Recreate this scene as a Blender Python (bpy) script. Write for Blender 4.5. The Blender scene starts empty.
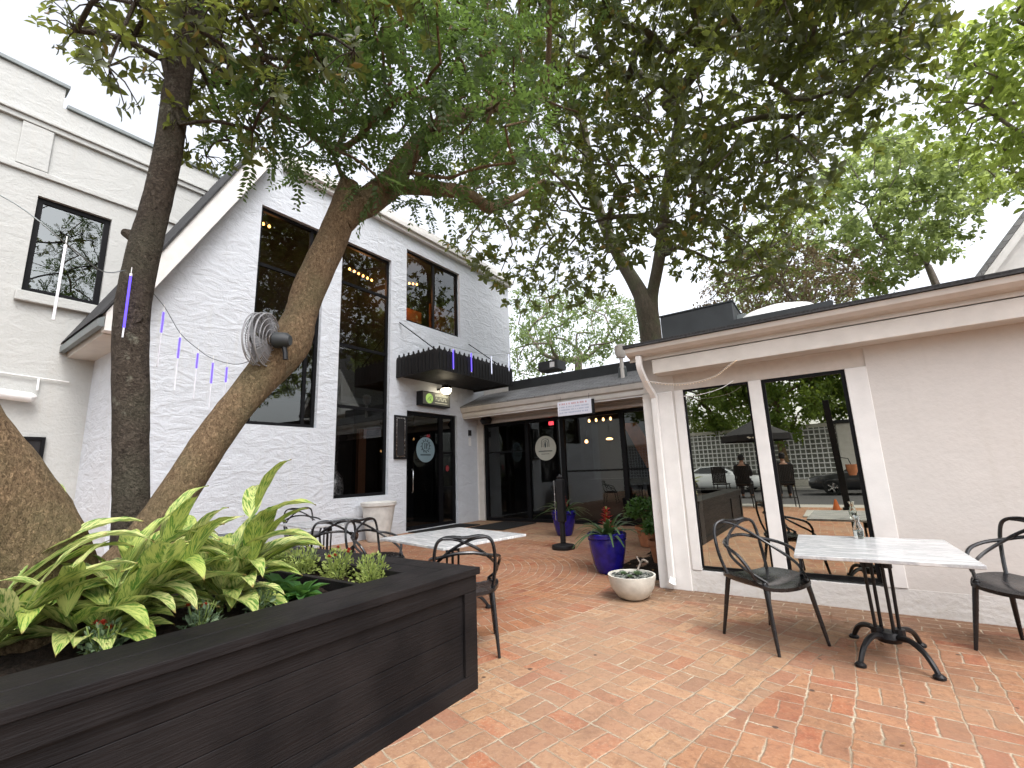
import bpy, math, random
import numpy as np
from math import sin, cos, pi, radians, sqrt, atan2, hypot
from mathutils import Vector, Matrix, Quaternion
S = bpy.context.scene
COL = S.collection
random.seed(7)

# ------------------------------------------------------------------ mesh helpers
class MB:
    """collects shapes, builds ONE mesh object"""
    def __init__(s): s.v = []; s.f = []; s.sm = []
    def add(s, vs, fs, smooth=False):
        o = len(s.v); s.v += [tuple(v) for v in vs]
        s.f += [tuple(i + o for i in f) for f in fs]; s.sm += [smooth] * len(fs); return s
    def box(s, x0, x1, y0, y1, z0, z1):
        vs = [(x, y, z) for z in (z0, z1) for y in (y0, y1) for x in (x0, x1)]
        return s.add(vs, [(0,2,3,1),(4,5,7,6),(0,1,5,4),(2,6,7,3),(0,4,6,2),(1,3,7,5)])
    def obox(s, c, u, v, w, hu, hv, hw):
        """oriented box: centre, three axes, half sizes"""
        c, u, v, w = Vector(c), Vector(u), Vector(v), Vector(w)
        vs = [c + u*a*hu + v*b*hv + w*d*hw for d in (-1,1) for b in (-1,1) for a in (-1,1)]
        return s.add(vs, [(0,2,3,1),(4,5,7,6),(0,1,5,4),(2,6,7,3),(0,4,6,2),(1,3,7,5)])
    def tube(s, pts, r, seg=8, caps=True, closed=False, wob=0, rnd=None):
        pts = [Vector(p) for p in pts]; n = len(pts)
        rs = r if isinstance(r, (list, tuple)) else [r]*n
        up = None; rings = []
        for i, p in enumerate(pts):
            if closed: t = pts[(i+1) % n] - pts[i-1]
            else: t = pts[min(i+1, n-1)] - pts[max(i-1, 0)]
            if t.length < 1e-9: t = Vector((0,0,1))
            t.normalize()
            if up is None:
                up = t.orthogonal().normalized()
            up = (up - t*up.dot(t))
            if up.length < 1e-6: up = t.orthogonal()
            up.normalize(); b = t.cross(up)
            ring = []
            for k in range(seg):
                a = 2*pi*k/seg; rr = rs[i]
                if wob and rnd: rr *= 1 + rnd.uniform(-wob, wob)
                ring.append(p + (up*cos(a) + b*sin(a))*rr)
            rings.append(ring)
        vs = [q for ring in rings for q in ring]; fs = []
        m = n if closed else n-1
        for i in range(m):
            for k in range(seg):
                a, b2 = i*seg + k, i*seg + (k+1) % seg
                j = ((i+1) % n)*seg
                fs.append((a, b2, j + (k+1) % seg, j + k))
        if caps and not closed:
            fs.append(tuple(range(seg-1, -1, -1))); fs.append(tuple((n-1)*seg + k for k in range(seg)))
        return s.add(vs, fs, True)
    def lathe(s, prof, c=(0,0,0), seg=32, sx=1, sy=1, caps=True):
        vs = []; fs = []; n = len(prof)
        for (r, z) in prof:
            for k in range(seg):
                a = 2*pi*k/seg; vs.append((c[0] + r*cos(a)*sx, c[1] + r*sin(a)*sy, c[2] + z))
        for i in range(n-1):
            for k in range(seg):
                fs.append((i*seg+k, i*seg+(k+1)%seg, (i+1)*seg+(k+1)%seg, (i+1)*seg+k))
        if caps:
            if prof[0][0] > 1e-4: fs.append(tuple(range(seg-1,-1,-1)))
            if prof[-1][0] > 1e-4: fs.append(tuple((n-1)*seg+k for k in range(seg)))
        return s.add(vs, fs, True)
    def prism(s, poly, d0, d1, axis):
        """2D polygon extruded along axis: 'x' poly=(y,z); 'y' poly=(x,z); 'z' poly=(x,y)"""
        def P(a, b, d):
            return (d,a,b) if axis == 'x' else ((a,d,b) if axis == 'y' else (a,b,d))
        n = len(poly); vs = [P(a,b,d0) for a,b in poly] + [P(a,b,d1) for a,b in poly]
        fs = [tuple(range(n)), tuple(range(2*n-1, n-1, -1))] + [(i, n+i, n+(i+1)%n, (i+1)%n) for i in range(n)]
        return s.add(vs, fs)
    def build(s, name, mat=None, parent=None, bevel=0, recalc=True, auto=35):
        me = bpy.data.meshes.new(name)
        me.from_pydata(s.v, [], s.f); me.update()
        if any(s.sm):
            me.polygons.foreach_set('use_smooth', s.sm)
        if recalc:
            import bmesh
            bm = bmesh.new(); bm.from_mesh(me); bmesh.ops.recalc_face_normals(bm, faces=bm.faces)
            if any(s.sm):
                for e in bm.edges:
                    if len(e.link_faces) == 2 and e.calc_face_angle(0) > radians(auto): e.smooth = False
            bm.to_mesh(me); bm.free()
        o = bpy.data.objects.new(name, me); COL.objects.link(o)
        if mat: me.materials.append(mat)
        if parent is not None: o.parent = parent
        if bevel:
            b = o.modifiers.new('bevel', 'BEVEL'); b.width = bevel; b.segments = 2; b.limit_method = 'ANGLE'; b.angle_limit = radians(40)
        return o

def tag(o, label=None, cat=None, group=None, kind=None):
    if label: o['label'] = label
    if cat: o['category'] = cat
    if group: o['group'] = group
    if kind: o['kind'] = kind
    return o
def empty(name, label, cat, loc=(0,0,0), rz=0, group=None):
    o = bpy.data.objects.new(name, None); COL.objects.link(o)
    o.location = loc; o.rotation_euler = (0,0,rz); o.empty_display_size = .1
    return tag(o, label, cat, group)
def copy_tree(o, parent=None):
    c = o.copy(); COL.objects.link(c)
    if parent is not None: c.parent = parent
    for ch in list(o.children): copy_tree(ch, c)
    return c
def spline(pts, n=6):
    """Catmull-Rom through pts (tuples of any length)"""
    out = []; m = len(pts)
    for i in range(m-1):
        p0, p1, p2, p3 = pts[max(i-1,0)], pts[i], pts[i+1], pts[min(i+2,m-1)]
        for k in range(n):
            t = k/n
            out.append(tuple(.5*((2*b) + (-a+c)*t + (2*a-5*b+4*c-d)*t*t + (-a+3*b-3*c+d)*t**3) for a,b,c,d in zip(p0,p1,p2,p3)))
    out.append(tuple(pts[-1])); return out

# ------------------------------------------------------------------ node helpers
class NT:
    def __init__(s, name):
        s.m = bpy.data.materials.new(name); s.m.use_nodes = True; s.t = s.m.node_tree; s.t.nodes.clear()
        s.out = s.t.nodes.new('ShaderNodeOutputMaterial')
    def n(s, typ, **kw):
        nd = s.t.nodes.new(typ)
        for k, v in kw.items():
            if k.startswith('i_'):
                key = k[2:].replace('_', ' ')
                nd.inputs[key].default_value = v
            else: setattr(nd, k, v)
        return nd
    def l(s, a, b): s.t.links.new(a, b)
    def val(s, x, sock):
        if isinstance(x, (int, float)): sock.default_value = x
        elif isinstance(x, tuple): sock.default_value = x if len(x) != 3 or sock.type != 'RGBA' else (*x, 1)
        else: s.l(x, sock)
    def math(s, op, a, b=None, c=None, clamp=False):
        nd = s.t.nodes.new('ShaderNodeMath'); nd.operation = op; nd.use_clamp = clamp
        s.val(a, nd.inputs[0])
        if b is not None: s.val(b, nd.inputs[1])
        if c is not None: s.val(c, nd.inputs[2])
        return nd.outputs[0]
    def mix(s, f, a, b, mode='MIX'):
        nd = s.t.nodes.new('ShaderNodeMix'); nd.data_type = 'RGBA'; nd.blend_type = mode
        s.val(f, nd.inputs['Factor']); s.val(a, nd.inputs[6]); s.val(b, nd.inputs[7]); return nd.outputs[2]
    def ramp(s, f, stops):
        nd = s.t.nodes.new('ShaderNodeValToRGB'); cr = nd.color_ramp
        while len(cr.elements) > len(stops): cr.elements.remove(cr.elements[-1])
        while len(cr.elements) < len(stops): cr.elements.new(1)
        for e, (p, c) in zip(cr.elements, stops):
            e.position = p; e.color = (c,c,c,1) if isinstance(c, (int,float)) else (*c,1)
        s.val(f, nd.inputs[0]); return nd.outputs[0]
    def pos(s): return s.n('ShaderNodeNewGeometry').outputs['Position']
    def obj(s): return s.n('ShaderNodeTexCoord').outputs['Object']
    def scale(s, vec, sc):
        nd = s.n('ShaderNodeMapping'); nd.inputs['Scale'].default_value = sc; s.l(vec, nd.inputs[0]); return nd.outputs[0]
    def noise(s, vec, scale=5, detail=4, rough=.55, dist=0):
        nd = s.n('ShaderNodeTexNoise'); nd.inputs['Scale'].default_value = scale; nd.inputs['Detail'].default_value = detail
        nd.inputs['Roughness'].default_value = rough; nd.inputs['Distortion'].default_value = dist
        if vec is not None: s.l(vec, nd.inputs['Vector'])
        return nd.outputs['Fac']
    def bump(s, h, strength=.3, dist=.02, normal=None):
        nd = s.n('ShaderNodeBump'); nd.inputs['Strength'].default_value = strength; nd.inputs['Distance'].default_value = dist
        s.l(h, nd.inputs['Height'])
        if normal is not None: s.l(normal, nd.inputs['Normal'])
        return nd.outputs[0]
    def bsdf(s, col, rough=.5, spec=.5, metal=0, normal=None, **kw):
        nd = s.n('ShaderNodeBsdfPrincipled')
        s.val(col, nd.inputs['Base Color']); s.val(rough, nd.inputs['Roughness']); s.val(metal, nd.inputs['Metallic'])
        nd.inputs['Specular IOR Level'].default_value = spec
        if normal is not None: s.l(normal, nd.inputs['Normal'])
        for k, v in kw.items(): nd.inputs[k].default_value = v
        return nd.outputs[0]
    def done(s, sh): s.l(sh, s.out.inputs['Surface']); return s.m

def simple(name, col, rough=.5, spec=.5, metal=0, var=.12, nscale=14, bump=.0, bscale=60):
    """plain paint, metal or plastic with a little wear in colour and gloss"""
    t = NT(name); v = t.obj(); nz = t.noise(v, nscale, 5)
    dark = tuple(c*(1-var) for c in col); lite = tuple(min(1, c*(1+var)) for c in col)
    c = t.mix(t.ramp(nz, [(.3,0),(.7,1)]), dark, lite)
    r = t.math('ADD', rough, t.math('MULTIPLY', t.math('SUBTRACT', nz, .5), .3), clamp=True)
    nm = t.bump(t.noise(v, bscale, 3), bump, .01) if bump else None
    return t.done(t.bsdf(c, r, spec, metal, nm))
def emit(name, col, st):
    t = NT(name); e = t.n('ShaderNodeEmission'); e.inputs[0].default_value = (*col,1); e.inputs[1].default_value = st
    return t.done(e.outputs[0])
def glass(name, refl, tint=(.8,.85,.85), rough=0.0, wav=.0, gcol=(.92,.96,.94)):
    """window pane: a clear tinted sheet under a mirror-like coat"""
    t = NT(name)
    lw = t.n('ShaderNodeFresnel'); lw.inputs[0].default_value = 1.5
    f = t.math('ADD', refl, t.math('MULTIPLY', lw.outputs[0], 1-refl), clamp=True)
    tr = t.n('ShaderNodeBsdfTransparent'); tr.inputs[0].default_value = (*tint,1)
    gl = t.n('ShaderNodeBsdfGlossy'); gl.inputs['Roughness'].default_value = rough; gl.inputs[0].default_value = (*gcol,1)
    if wav:
        b = t.bump(t.noise(t.pos(), .9, 1), wav, .02); t.l(b, gl.inputs['Normal'])
    mx = t.n('ShaderNodeMixShader'); t.l(f, mx.inputs[0]); t.l(tr.outputs[0], mx.inputs[1]); t.l(gl.outputs[0], mx.inputs[2])
    return t.done(mx.outputs[0])

# ------------------------------------------------------------------ materials
M = {}
def wallmat(name, base, streak=.5, bump=.6, fine=.3, stain=(.45,.42,.36), stainamt=.25, brick=True, dk=.9):
    """whitewashed masonry: lumpy courses showing through thick paint"""
    t = NT(name); p = t.pos()
    cx = t.n('ShaderNodeSeparateXYZ'); t.l(p, cx.inputs[0])
    u = t.math('ADD', cx.outputs[0], cx.outputs[1])
    w = t.n('ShaderNodeCombineXYZ'); t.l(u, w.inputs[0]); t.l(cx.outputs[2], w.inputs[1])
    wob = t.noise(p, 1.7, 3); 
    big = t.noise(t.scale(w.outputs[0], (2.0, 4.2, 1)), 1.25, 4, .58, 1.3)
    fin = t.noise(p, 26, 5, .65)
    if brick:
        bw = t.n('ShaderNodeCombineXYZ'); t.l(t.math('ADD', u, t.math('MULTIPLY', big, .12)), bw.inputs[0])
        t.l(t.math('ADD', cx.outputs[2], t.math('MULTIPLY', wob, .10)), bw.inputs[1])
        b = t.n('ShaderNodeTexBrick'); t.l(bw.outputs[0], b.inputs['Vector'])
        b.inputs['Scale'].default_value = 1; b.inputs['Brick Width'].default_value = .26; b.inputs['Row Height'].default_value = .092
        b.inputs['Mortar Size'].default_value = .014; b.inputs['Mortar Smooth'].default_value = 1.0
        course = t.math('SUBTRACT', 1, b.outputs['Fac'])
        patch = t.ramp(t.noise(p, .8, 3), [(.38,.15),(.62,1)])
        h = t.math('ADD', t.math('MULTIPLY', t.math('MULTIPLY', course, patch), .05), t.math('MULTIPLY', big, streak))
    else: h = t.math('MULTIPLY', big, streak)
    h = t.math('ADD', h, t.math('MULTIPLY', fin, fine))
    c = t.mix(t.ramp(big, [(.3,0),(.7,1)]), tuple(x*dk for x in base), base)
    c = t.mix(t.math('MULTIPLY', t.ramp(fin, [(.35,1),(.55,0)]), .12), c, tuple(x*.75 for x in base))
    # rain streaks and grime low on the wall
    drip = t.ramp(t.noise(t.scale(w.outputs[0], (7, .35, 1)), 1.2, 4, .6), [(.55,0),(.8,1)])
    low = t.ramp(t.math('ADD', cx.outputs[2], t.math('MULTIPLY', wob, .5)), [(.22,1),(.6,0)])
    g = t.math('MULTIPLY', t.math('MAXIMUM', drip, t.math('MULTIPLY', low, t.ramp(fin, [(.4,0),(.65,1)]))), stainamt, clamp=True)
    c = t.mix(g, c, stain)
    return t.done(t.bsdf(c, .75, .3, 0, t.bump(h, bump, .05)))
M['white_brick'] = wallmat('white_painted_brick', (.60,.63,.675), 1.0, .6, .22)
M['stucco'] = wallmat('rose_white_stucco', (.60,.57,.535), .16, .2, .3, stainamt=.22, brick=False, dk=.95)
M['grey_stucco'] = wallmat('pale_grey_stucco', (.48,.485,.465), .5, .5, .35, brick=False, dk=.93)
M['base_brick'] = wallmat('whitewashed_base', (.65,.635,.61), .5, .35, .3, stainamt=.5, brick=False)
M['trim'] = simple('white_trim_paint', (.71,.695,.67), .5, .4, var=.06, nscale=6, bump=.08)
M['trim_warm'] = simple('cream_trim_paint', (.58,.55,.505), .5, .4, var=.08, nscale=5, bump=.08)
M['gutter'] = simple('cream_metal_gutter', (.53,.495,.45), .38, .5, var=.1, nscale=4)
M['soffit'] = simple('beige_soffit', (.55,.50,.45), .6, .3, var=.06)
M['black_frame'] = simple('black_window_frame', (.007,.007,.008), .45, .12, var=.2)
M['black_metal'] = simple('black_metal', (.008,.008,.009), .42, .3, var=.25, nscale=30)
M['chair'] = simple('black_moulded_plastic', (.009,.009,.010), .24, .5, var=.2, nscale=25, bump=.02, bscale=200)
M['canopy'] = simple('charcoal_canopy', (.014,.013,.013), .6, .2, var=.25, nscale=8, bump=.15)
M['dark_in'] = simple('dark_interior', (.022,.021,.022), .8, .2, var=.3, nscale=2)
M['grey_in'] = simple('grey_interior', (.035,.037,.04), .8, .2, var=.15, nscale=1.2)
M['wood_in'] = simple('amber_wood_panel', (.36,.13,.035), .45, .4, var=.25, nscale=5)
M['wood_dark'] = simple('dim_wood', (.09,.035,.014), .5)
M['terracotta'] = simple('terracotta', (.38,.16,.08), .75, .3, var=.2, nscale=9, bump=.12)
M['concrete'] = simple('pale_concrete', (.52,.50,.44), .8, .3, var=.14, nscale=10, bump=.2)
M['urn'] = simple('weathered_urn', (.55,.54,.51), .8, .3, var=.16, nscale=7, bump=.25)
M['mat'] = simple('black_rubber', (.012,.012,.012), .85, .3, var=.3, nscale=40, bump=.4, bscale=150)
M['white_plastic'] = simple('white_plastic', (.78,.78,.77), .4, .5, var=.05)
M['chrome'] = simple('dull_chrome', (.55,.56,.58), .25, .5, 1, var=.15)
M['fan_metal'] = simple('grey_fan_wire', (.30,.30,.31), .5, .5, .3, var=.2)
M['fan_blade'] = simple('grey_fan_blade', (.30,.31,.32), .45, .5, .2, var=.15)
M['dome'] = simple('milky_skylight', (.72,.73,.72), .35, .5, var=.05)
M['hvac'] = simple('black_rooftop_box', (.025,.028,.03), .55, .4, var=.25, nscale=3)
M['hvac_grey'] = simple('grey_rooftop_metal', (.17,.19,.19), .5, .5, .2, var=.2, nscale=3)
M['glassR'] = glass('mirrored_pane', .62, (.35,.36,.34), 0, .01, (.95,.93,.80))
M['glassL'] = glass('tinted_pane', .05, (.7,.7,.7), 0, .03)
M['glassC'] = glass('door_pane', .02, (.55,.57,.6), 0, .02)
M['glassH'] = glass('old_pane', .14, (.4,.42,.45), 0, .05)

def blue_glaze():
    t = NT('cobalt_glaze'); v = t.obj(); nz = t.noise(v, 9, 4)
    c = t.mix(t.ramp(nz, [(.35,0),(.7,1)]), (.004,.003,.10), (.010,.007,.20))
    nd = t.bsdf(c, .26, .45, 0, t.bump(t.noise(t.scale(v,(3,3,14)), 3, 3), .12, .02), **{'Coat Weight': .25, 'Coat Roughness': .08})
    return t.done(nd)
M['blue'] = blue_glaze()
def marble():
    t = NT('grey_veined_marble'); v = t.obj()
    a = t.noise(t.scale(v, (1.2, 7, 1)), 2.6, 8, .68, .9)
    b = t.noise(t.scale(v, (2.0, 16, 1)), 3, 6, .7, .4)
    c = t.mix(t.ramp(a, [(.40,0),(.50,1),(.60,0)]), (.58,.58,.57), (.33,.34,.35))
    c = t.mix(t.math('MULTIPLY', t.ramp(b, [(.48,0),(.66,1)]), .6), c, (.42,.43,.43))
    return t.done(t.bsdf(c, .22, .5, 0))
M['marble'] = marble()
def shingle(name, a, b):
    t = NT(name); p = t.pos(); cx = t.n('ShaderNodeSeparateXYZ'); t.l(p, cx.inputs[0])
    w = t.n('ShaderNodeCombineXYZ'); t.l(cx.outputs[0], w.inputs[0]); t.l(t.math('ADD', cx.outputs[1], cx.outputs[2]), w.inputs[1])
    br = t.n('ShaderNodeTexBrick'); t.l(w.outputs[0], br.inputs[0]); br.inputs['Scale'].default_value = 1
    br.inputs['Brick Width'].default_value = .3; br.inputs['Row Height'].default_value = .16; br.inputs['Mortar Size'].default_value = .008
    br.inputs['Color1'].default_value = (*a,1); br.inputs['Color2'].default_value = (*b,1); br.inputs['Mortar'].default_value = (.01,.01,.01,1)
    c = t.mix(t.ramp(t.noise(p, 60, 3), [(.3,0),(.7,.6)]), br.outputs[0], tuple(x*1.6 for x in b))
    return t.done(t.bsdf(c, .9, .2, 0, t.bump(br.outputs[0], .5, .02)))
M['roof'] = shingle('charcoal_shingles', (.022,.022,.024), (.045,.045,.046))
M['roof_grey'] = shingle('grey_shingles', (.12,.12,.12), (.20,.20,.20))
def planter_paint():
    t = NT('black_stained_boards'); v = t.pos()
    g = t.noise(t.scale(v, (3, 1.2, 26)), 3, 6, .6, .3); k = t.noise(v, 3, 4)
    g2 = t.noise(t.scale(v, (26, 1.2, 26)), 3, 6, .6, .3)
    c = t.mix(t.ramp(k, [(.35,0),(.7,1)]), (.006,.0055,.006), (.014,.012,.012))
    c = t.mix(t.ramp(t.math('MULTIPLY', g2, g), [(.36,0),(.5,.3)]), c, (.04,.037,.035))
    r = t.math('ADD', .42, t.math('MULTIPLY', t.math('SUBTRACT', g, .5), .5), clamp=True)
    r = t.math('ADD', r, .12, clamp=True); return t.done(t.bsdf(c, r, .14, 0, t.bump(g2, .45, .012)))
M['boards'] = planter_paint()
def soil():
    t = NT('dark_mulch'); p = t.pos(); a = t.noise(p, 45, 6, .7); b = t.noise(p, 9, 3)
    c = t.mix(t.ramp(a, [(.3,0),(.72,1)]), (.008,.006,.005), (.06,.04,.028))
    return t.done(t.bsdf(c, .95, .2, 0, t.bump(t.math('ADD', a, b), 1, .06)))
M['soil'] = soil()
def bark(name, a, b, moss, sc=(9,9,2.2), bs=.6, mossamt=.6):
    t = NT(name); p = t.pos(); n1 = t.noise(t.scale(p, sc), 3, 8, .68, .6); n2 = t.noise(p, 2.6, 4); n3 = t.noise(p, 30, 4, .7)
    c = t.mix(t.ramp(n1, [(.3,0),(.7,1)]), a, b)
    c = t.mix(t.math('MULTIPLY', t.ramp(n2, [(.45,0),(.65,1)]), mossamt), c, moss)
    c = t.mix(t.math('MULTIPLY', t.ramp(n3, [(.55,0),(.72,1)]), .5), c, tuple(min(1,x*1.7) for x in b))
    lich = t.ramp(t.noise(p, 5.5, 5, .7), [(.62,0),(.70,1)]); c = t.mix(t.math('MULTIPLY', lich, .45), c, (.26,.26,.20))
    crk = t.ramp(t.noise(t.scale(p, tuple(q*1.6 for q in sc)), 2.2, 3, .5, 1.5), [(.47,0),(.5,1),(.53,0)]); c = t.mix(t.math('MULTIPLY', crk, .5), c, tuple(q*.45 for q in a))
    h = t.math('SUBTRACT', t.math('ADD', n1, t.math('MULTIPLY', n3, .5)), t.math('MULTIPLY', crk, .5))
    return t.done(t.bsdf(c, .92, .2, 0, t.bump(h, bs, .04)))
M['bark_dark'] = bark('ridged_grey_bark', (.040,.030,.022), (.105,.085,.066), (.09,.085,.06), (8,8,9), .9)
M['bark_tan'] = bark('tan_mottled_bark', (.09,.055,.03), (.31,.215,.125), (.15,.13,.07), (18,18,9), .9)
M['bark_mag'] = bark('grey_green_bark', (.10,.085,.065), (.20,.17,.13), (.15,.17,.10), (8,8,2), .7)
M['bark_pale'] = bark('pale_bark', (.16,.13,.11), (.30,.26,.22), (.2,.18,.15), (8,8,2), .5)

def leafmat(name, a, b, trans, rough=.35, spec=.5, tmix=.35, yellow=None, ya=.04):
    t = NT(name)
    at = t.n('ShaderNodeAttribute'); at.attribute_name = 'rnd'
    f = at.outputs['Fac']
    c = t.mix(f, a, b)
    if yellow: c = t.mix(t.ramp(t.math('FRACT', t.math('MULTIPLY', f, 37.7)), [(1-ya,0),(1-ya+.01,1)]), c, yellow)
    bs = t.bsdf(c, rough, spec)
    tl = t.n('ShaderNodeBsdfTranslucent'); t.val(t.mix(f, trans, tuple(x*.7 for x in trans)), tl.inputs[0])
    mx = t.n('ShaderNodeMixShader'); mx.inputs[0].default_value = tmix
    t.l(bs, mx.inputs[1]); t.l(tl.outputs[0], mx.inputs[2]); return t.done(mx.outputs[0])
M['leaf_mag'] = leafmat('magnolia_leaf', (.030,.042,.016), (.085,.098,.034), (.26,.30,.055), .38, .45, .46, (.24,.14,.03), .05)
M['leaf_fea'] = leafmat('feathery_leaf', (.030,.054,.020), (.070,.105,.038), (.15,.24,.05), .5, .3, .46)
M['leaf_lime'] = leafmat('spring_leaf', (.12,.17,.04), (.19,.25,.065), (.50,.62,.13), .5, .3, .55)
M['leaf_mid'] = leafmat('mid_leaf', (.11,.155,.05), (.18,.23,.085), (.46,.56,.18), .5, .3, .55)
M['leaf_pale'] = leafmat('pale_leaf', (.09,.14,.045), (.15,.21,.08), (.35,.45,.16), .5, .3, .5)
M['leaf_crape'] = leafmat('rosy_leaf', (.10,.10,.055), (.16,.115,.075), (.32,.24,.13), .5, .3, .45)
M['leaf_street'] = leafmat('street_leaf', (.07,.13,.025), (.15,.21,.045), (.36,.48,.07), .45, .4, .45)
M['leaf_bush'] = leafmat('basil_leaf', (.035,.09,.02), (.07,.15,.035), (.12,.26,.04), .45, .4, .35)
M['leaf_strap'] = leafmat('strap_leaf', (.03,.07,.022), (.06,.115,.04), (.10,.18,.05), .35, .5, .25)
M['leaf_lettuce'] = leafmat('lettuce_leaf', (.04,.12,.03), (.08,.19,.05), (.15,.32,.06), .45, .4, .35)
M['leaf_limey'] = leafmat('coreopsis_leaf', (.22,.28,.06), (.33,.39,.12), (.42,.50,.14), .5, .4, .4)
M['petal_red'] = leafmat('red_petal', (.35,.01,.012), (.45,.03,.02), (.5,.02,.02), .5, .3, .3)
M['petal_rust'] = leafmat('rust_petal', (.24,.025,.02), (.42,.07,.02), (.4,.04,.02), .6, .3, .3)
M['leaf_silver'] = leafmat('grey_green_leaf', (.10,.16,.09), (.18,.24,.14), (.2,.3,.14), .55, .3, .3)

def ginger():
    t = NT('variegated_ginger_leaf')
    uv = t.n('ShaderNodeUVMap'); sx = t.n('ShaderNodeSeparateXYZ'); t.l(uv.outputs[0], sx.inputs[0])
    at = t.n('ShaderNodeAttribute'); at.attribute_name = 'rnd'
    u = t.math('ABSOLUTE', t.math('SUBTRACT', sx.outputs[0], .5))        # 0 at the midrib, .5 at the edge
    d = t.math('SUBTRACT', t.math('MULTIPLY', sx.outputs[1], 2.4), t.math('MULTIPLY', u, 1.7))   # feathered bands
    w = t.n('ShaderNodeCombineXYZ'); t.l(d, w.inputs[0]); t.l(t.math('MULTIPLY', at.outputs['Fac'], 41), w.inputs[1]); t.l(t.math('MULTIPLY', u, .8), w.inputs[2])
    nz = t.noise(w.outputs[0], 5.5, 5, .7)
    f = t.ramp(nz, [(.465,0),(.575,1)])
    tone = t.mix(at.outputs['Fac'], (.42,.48,.11), (.62,.62,.27))
    c = t.mix(f, tone, (.085,.20,.03))
    c = t.mix(t.ramp(u, [(.0,1),(.035,0)]), c, (.50,.60,.18))
    vein = t.ramp(t.math('FRACT', t.math('MULTIPLY', d, 13)), [(.0,1),(.18,0),(.85,0),(1,1)]); c = t.mix(t.math('MULTIPLY', vein, .28), c, (.10,.20,.04))
    tip = t.ramp(t.math('ADD', sx.outputs[1], t.math('MULTIPLY', t.math('SUBTRACT', nz, .5), .12)), [(.955,0),(.99,1)]); c = t.mix(t.math('MULTIPLY', tip, .8), c, (.22,.12,.04))
    bs = t.bsdf(c, .32, .45, 0, t.bump(t.math('SINE', t.math('MULTIPLY', d, 60)), .12, .004))
    tl = t.n('ShaderNodeBsdfTranslucent'); t.l(c, tl.inputs[0])
    mx = t.n('ShaderNodeMixShader'); mx.inputs[0].default_value = .3
    t.l(bs, mx.inputs[1]); t.l(tl.outputs[0], mx.inputs[2]); return t.done(mx.outputs[0])
M['ginger'] = ginger()
M['stem'] = simple('green_stem', (.16,.22,.06), .5, .4, var=.2)

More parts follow.
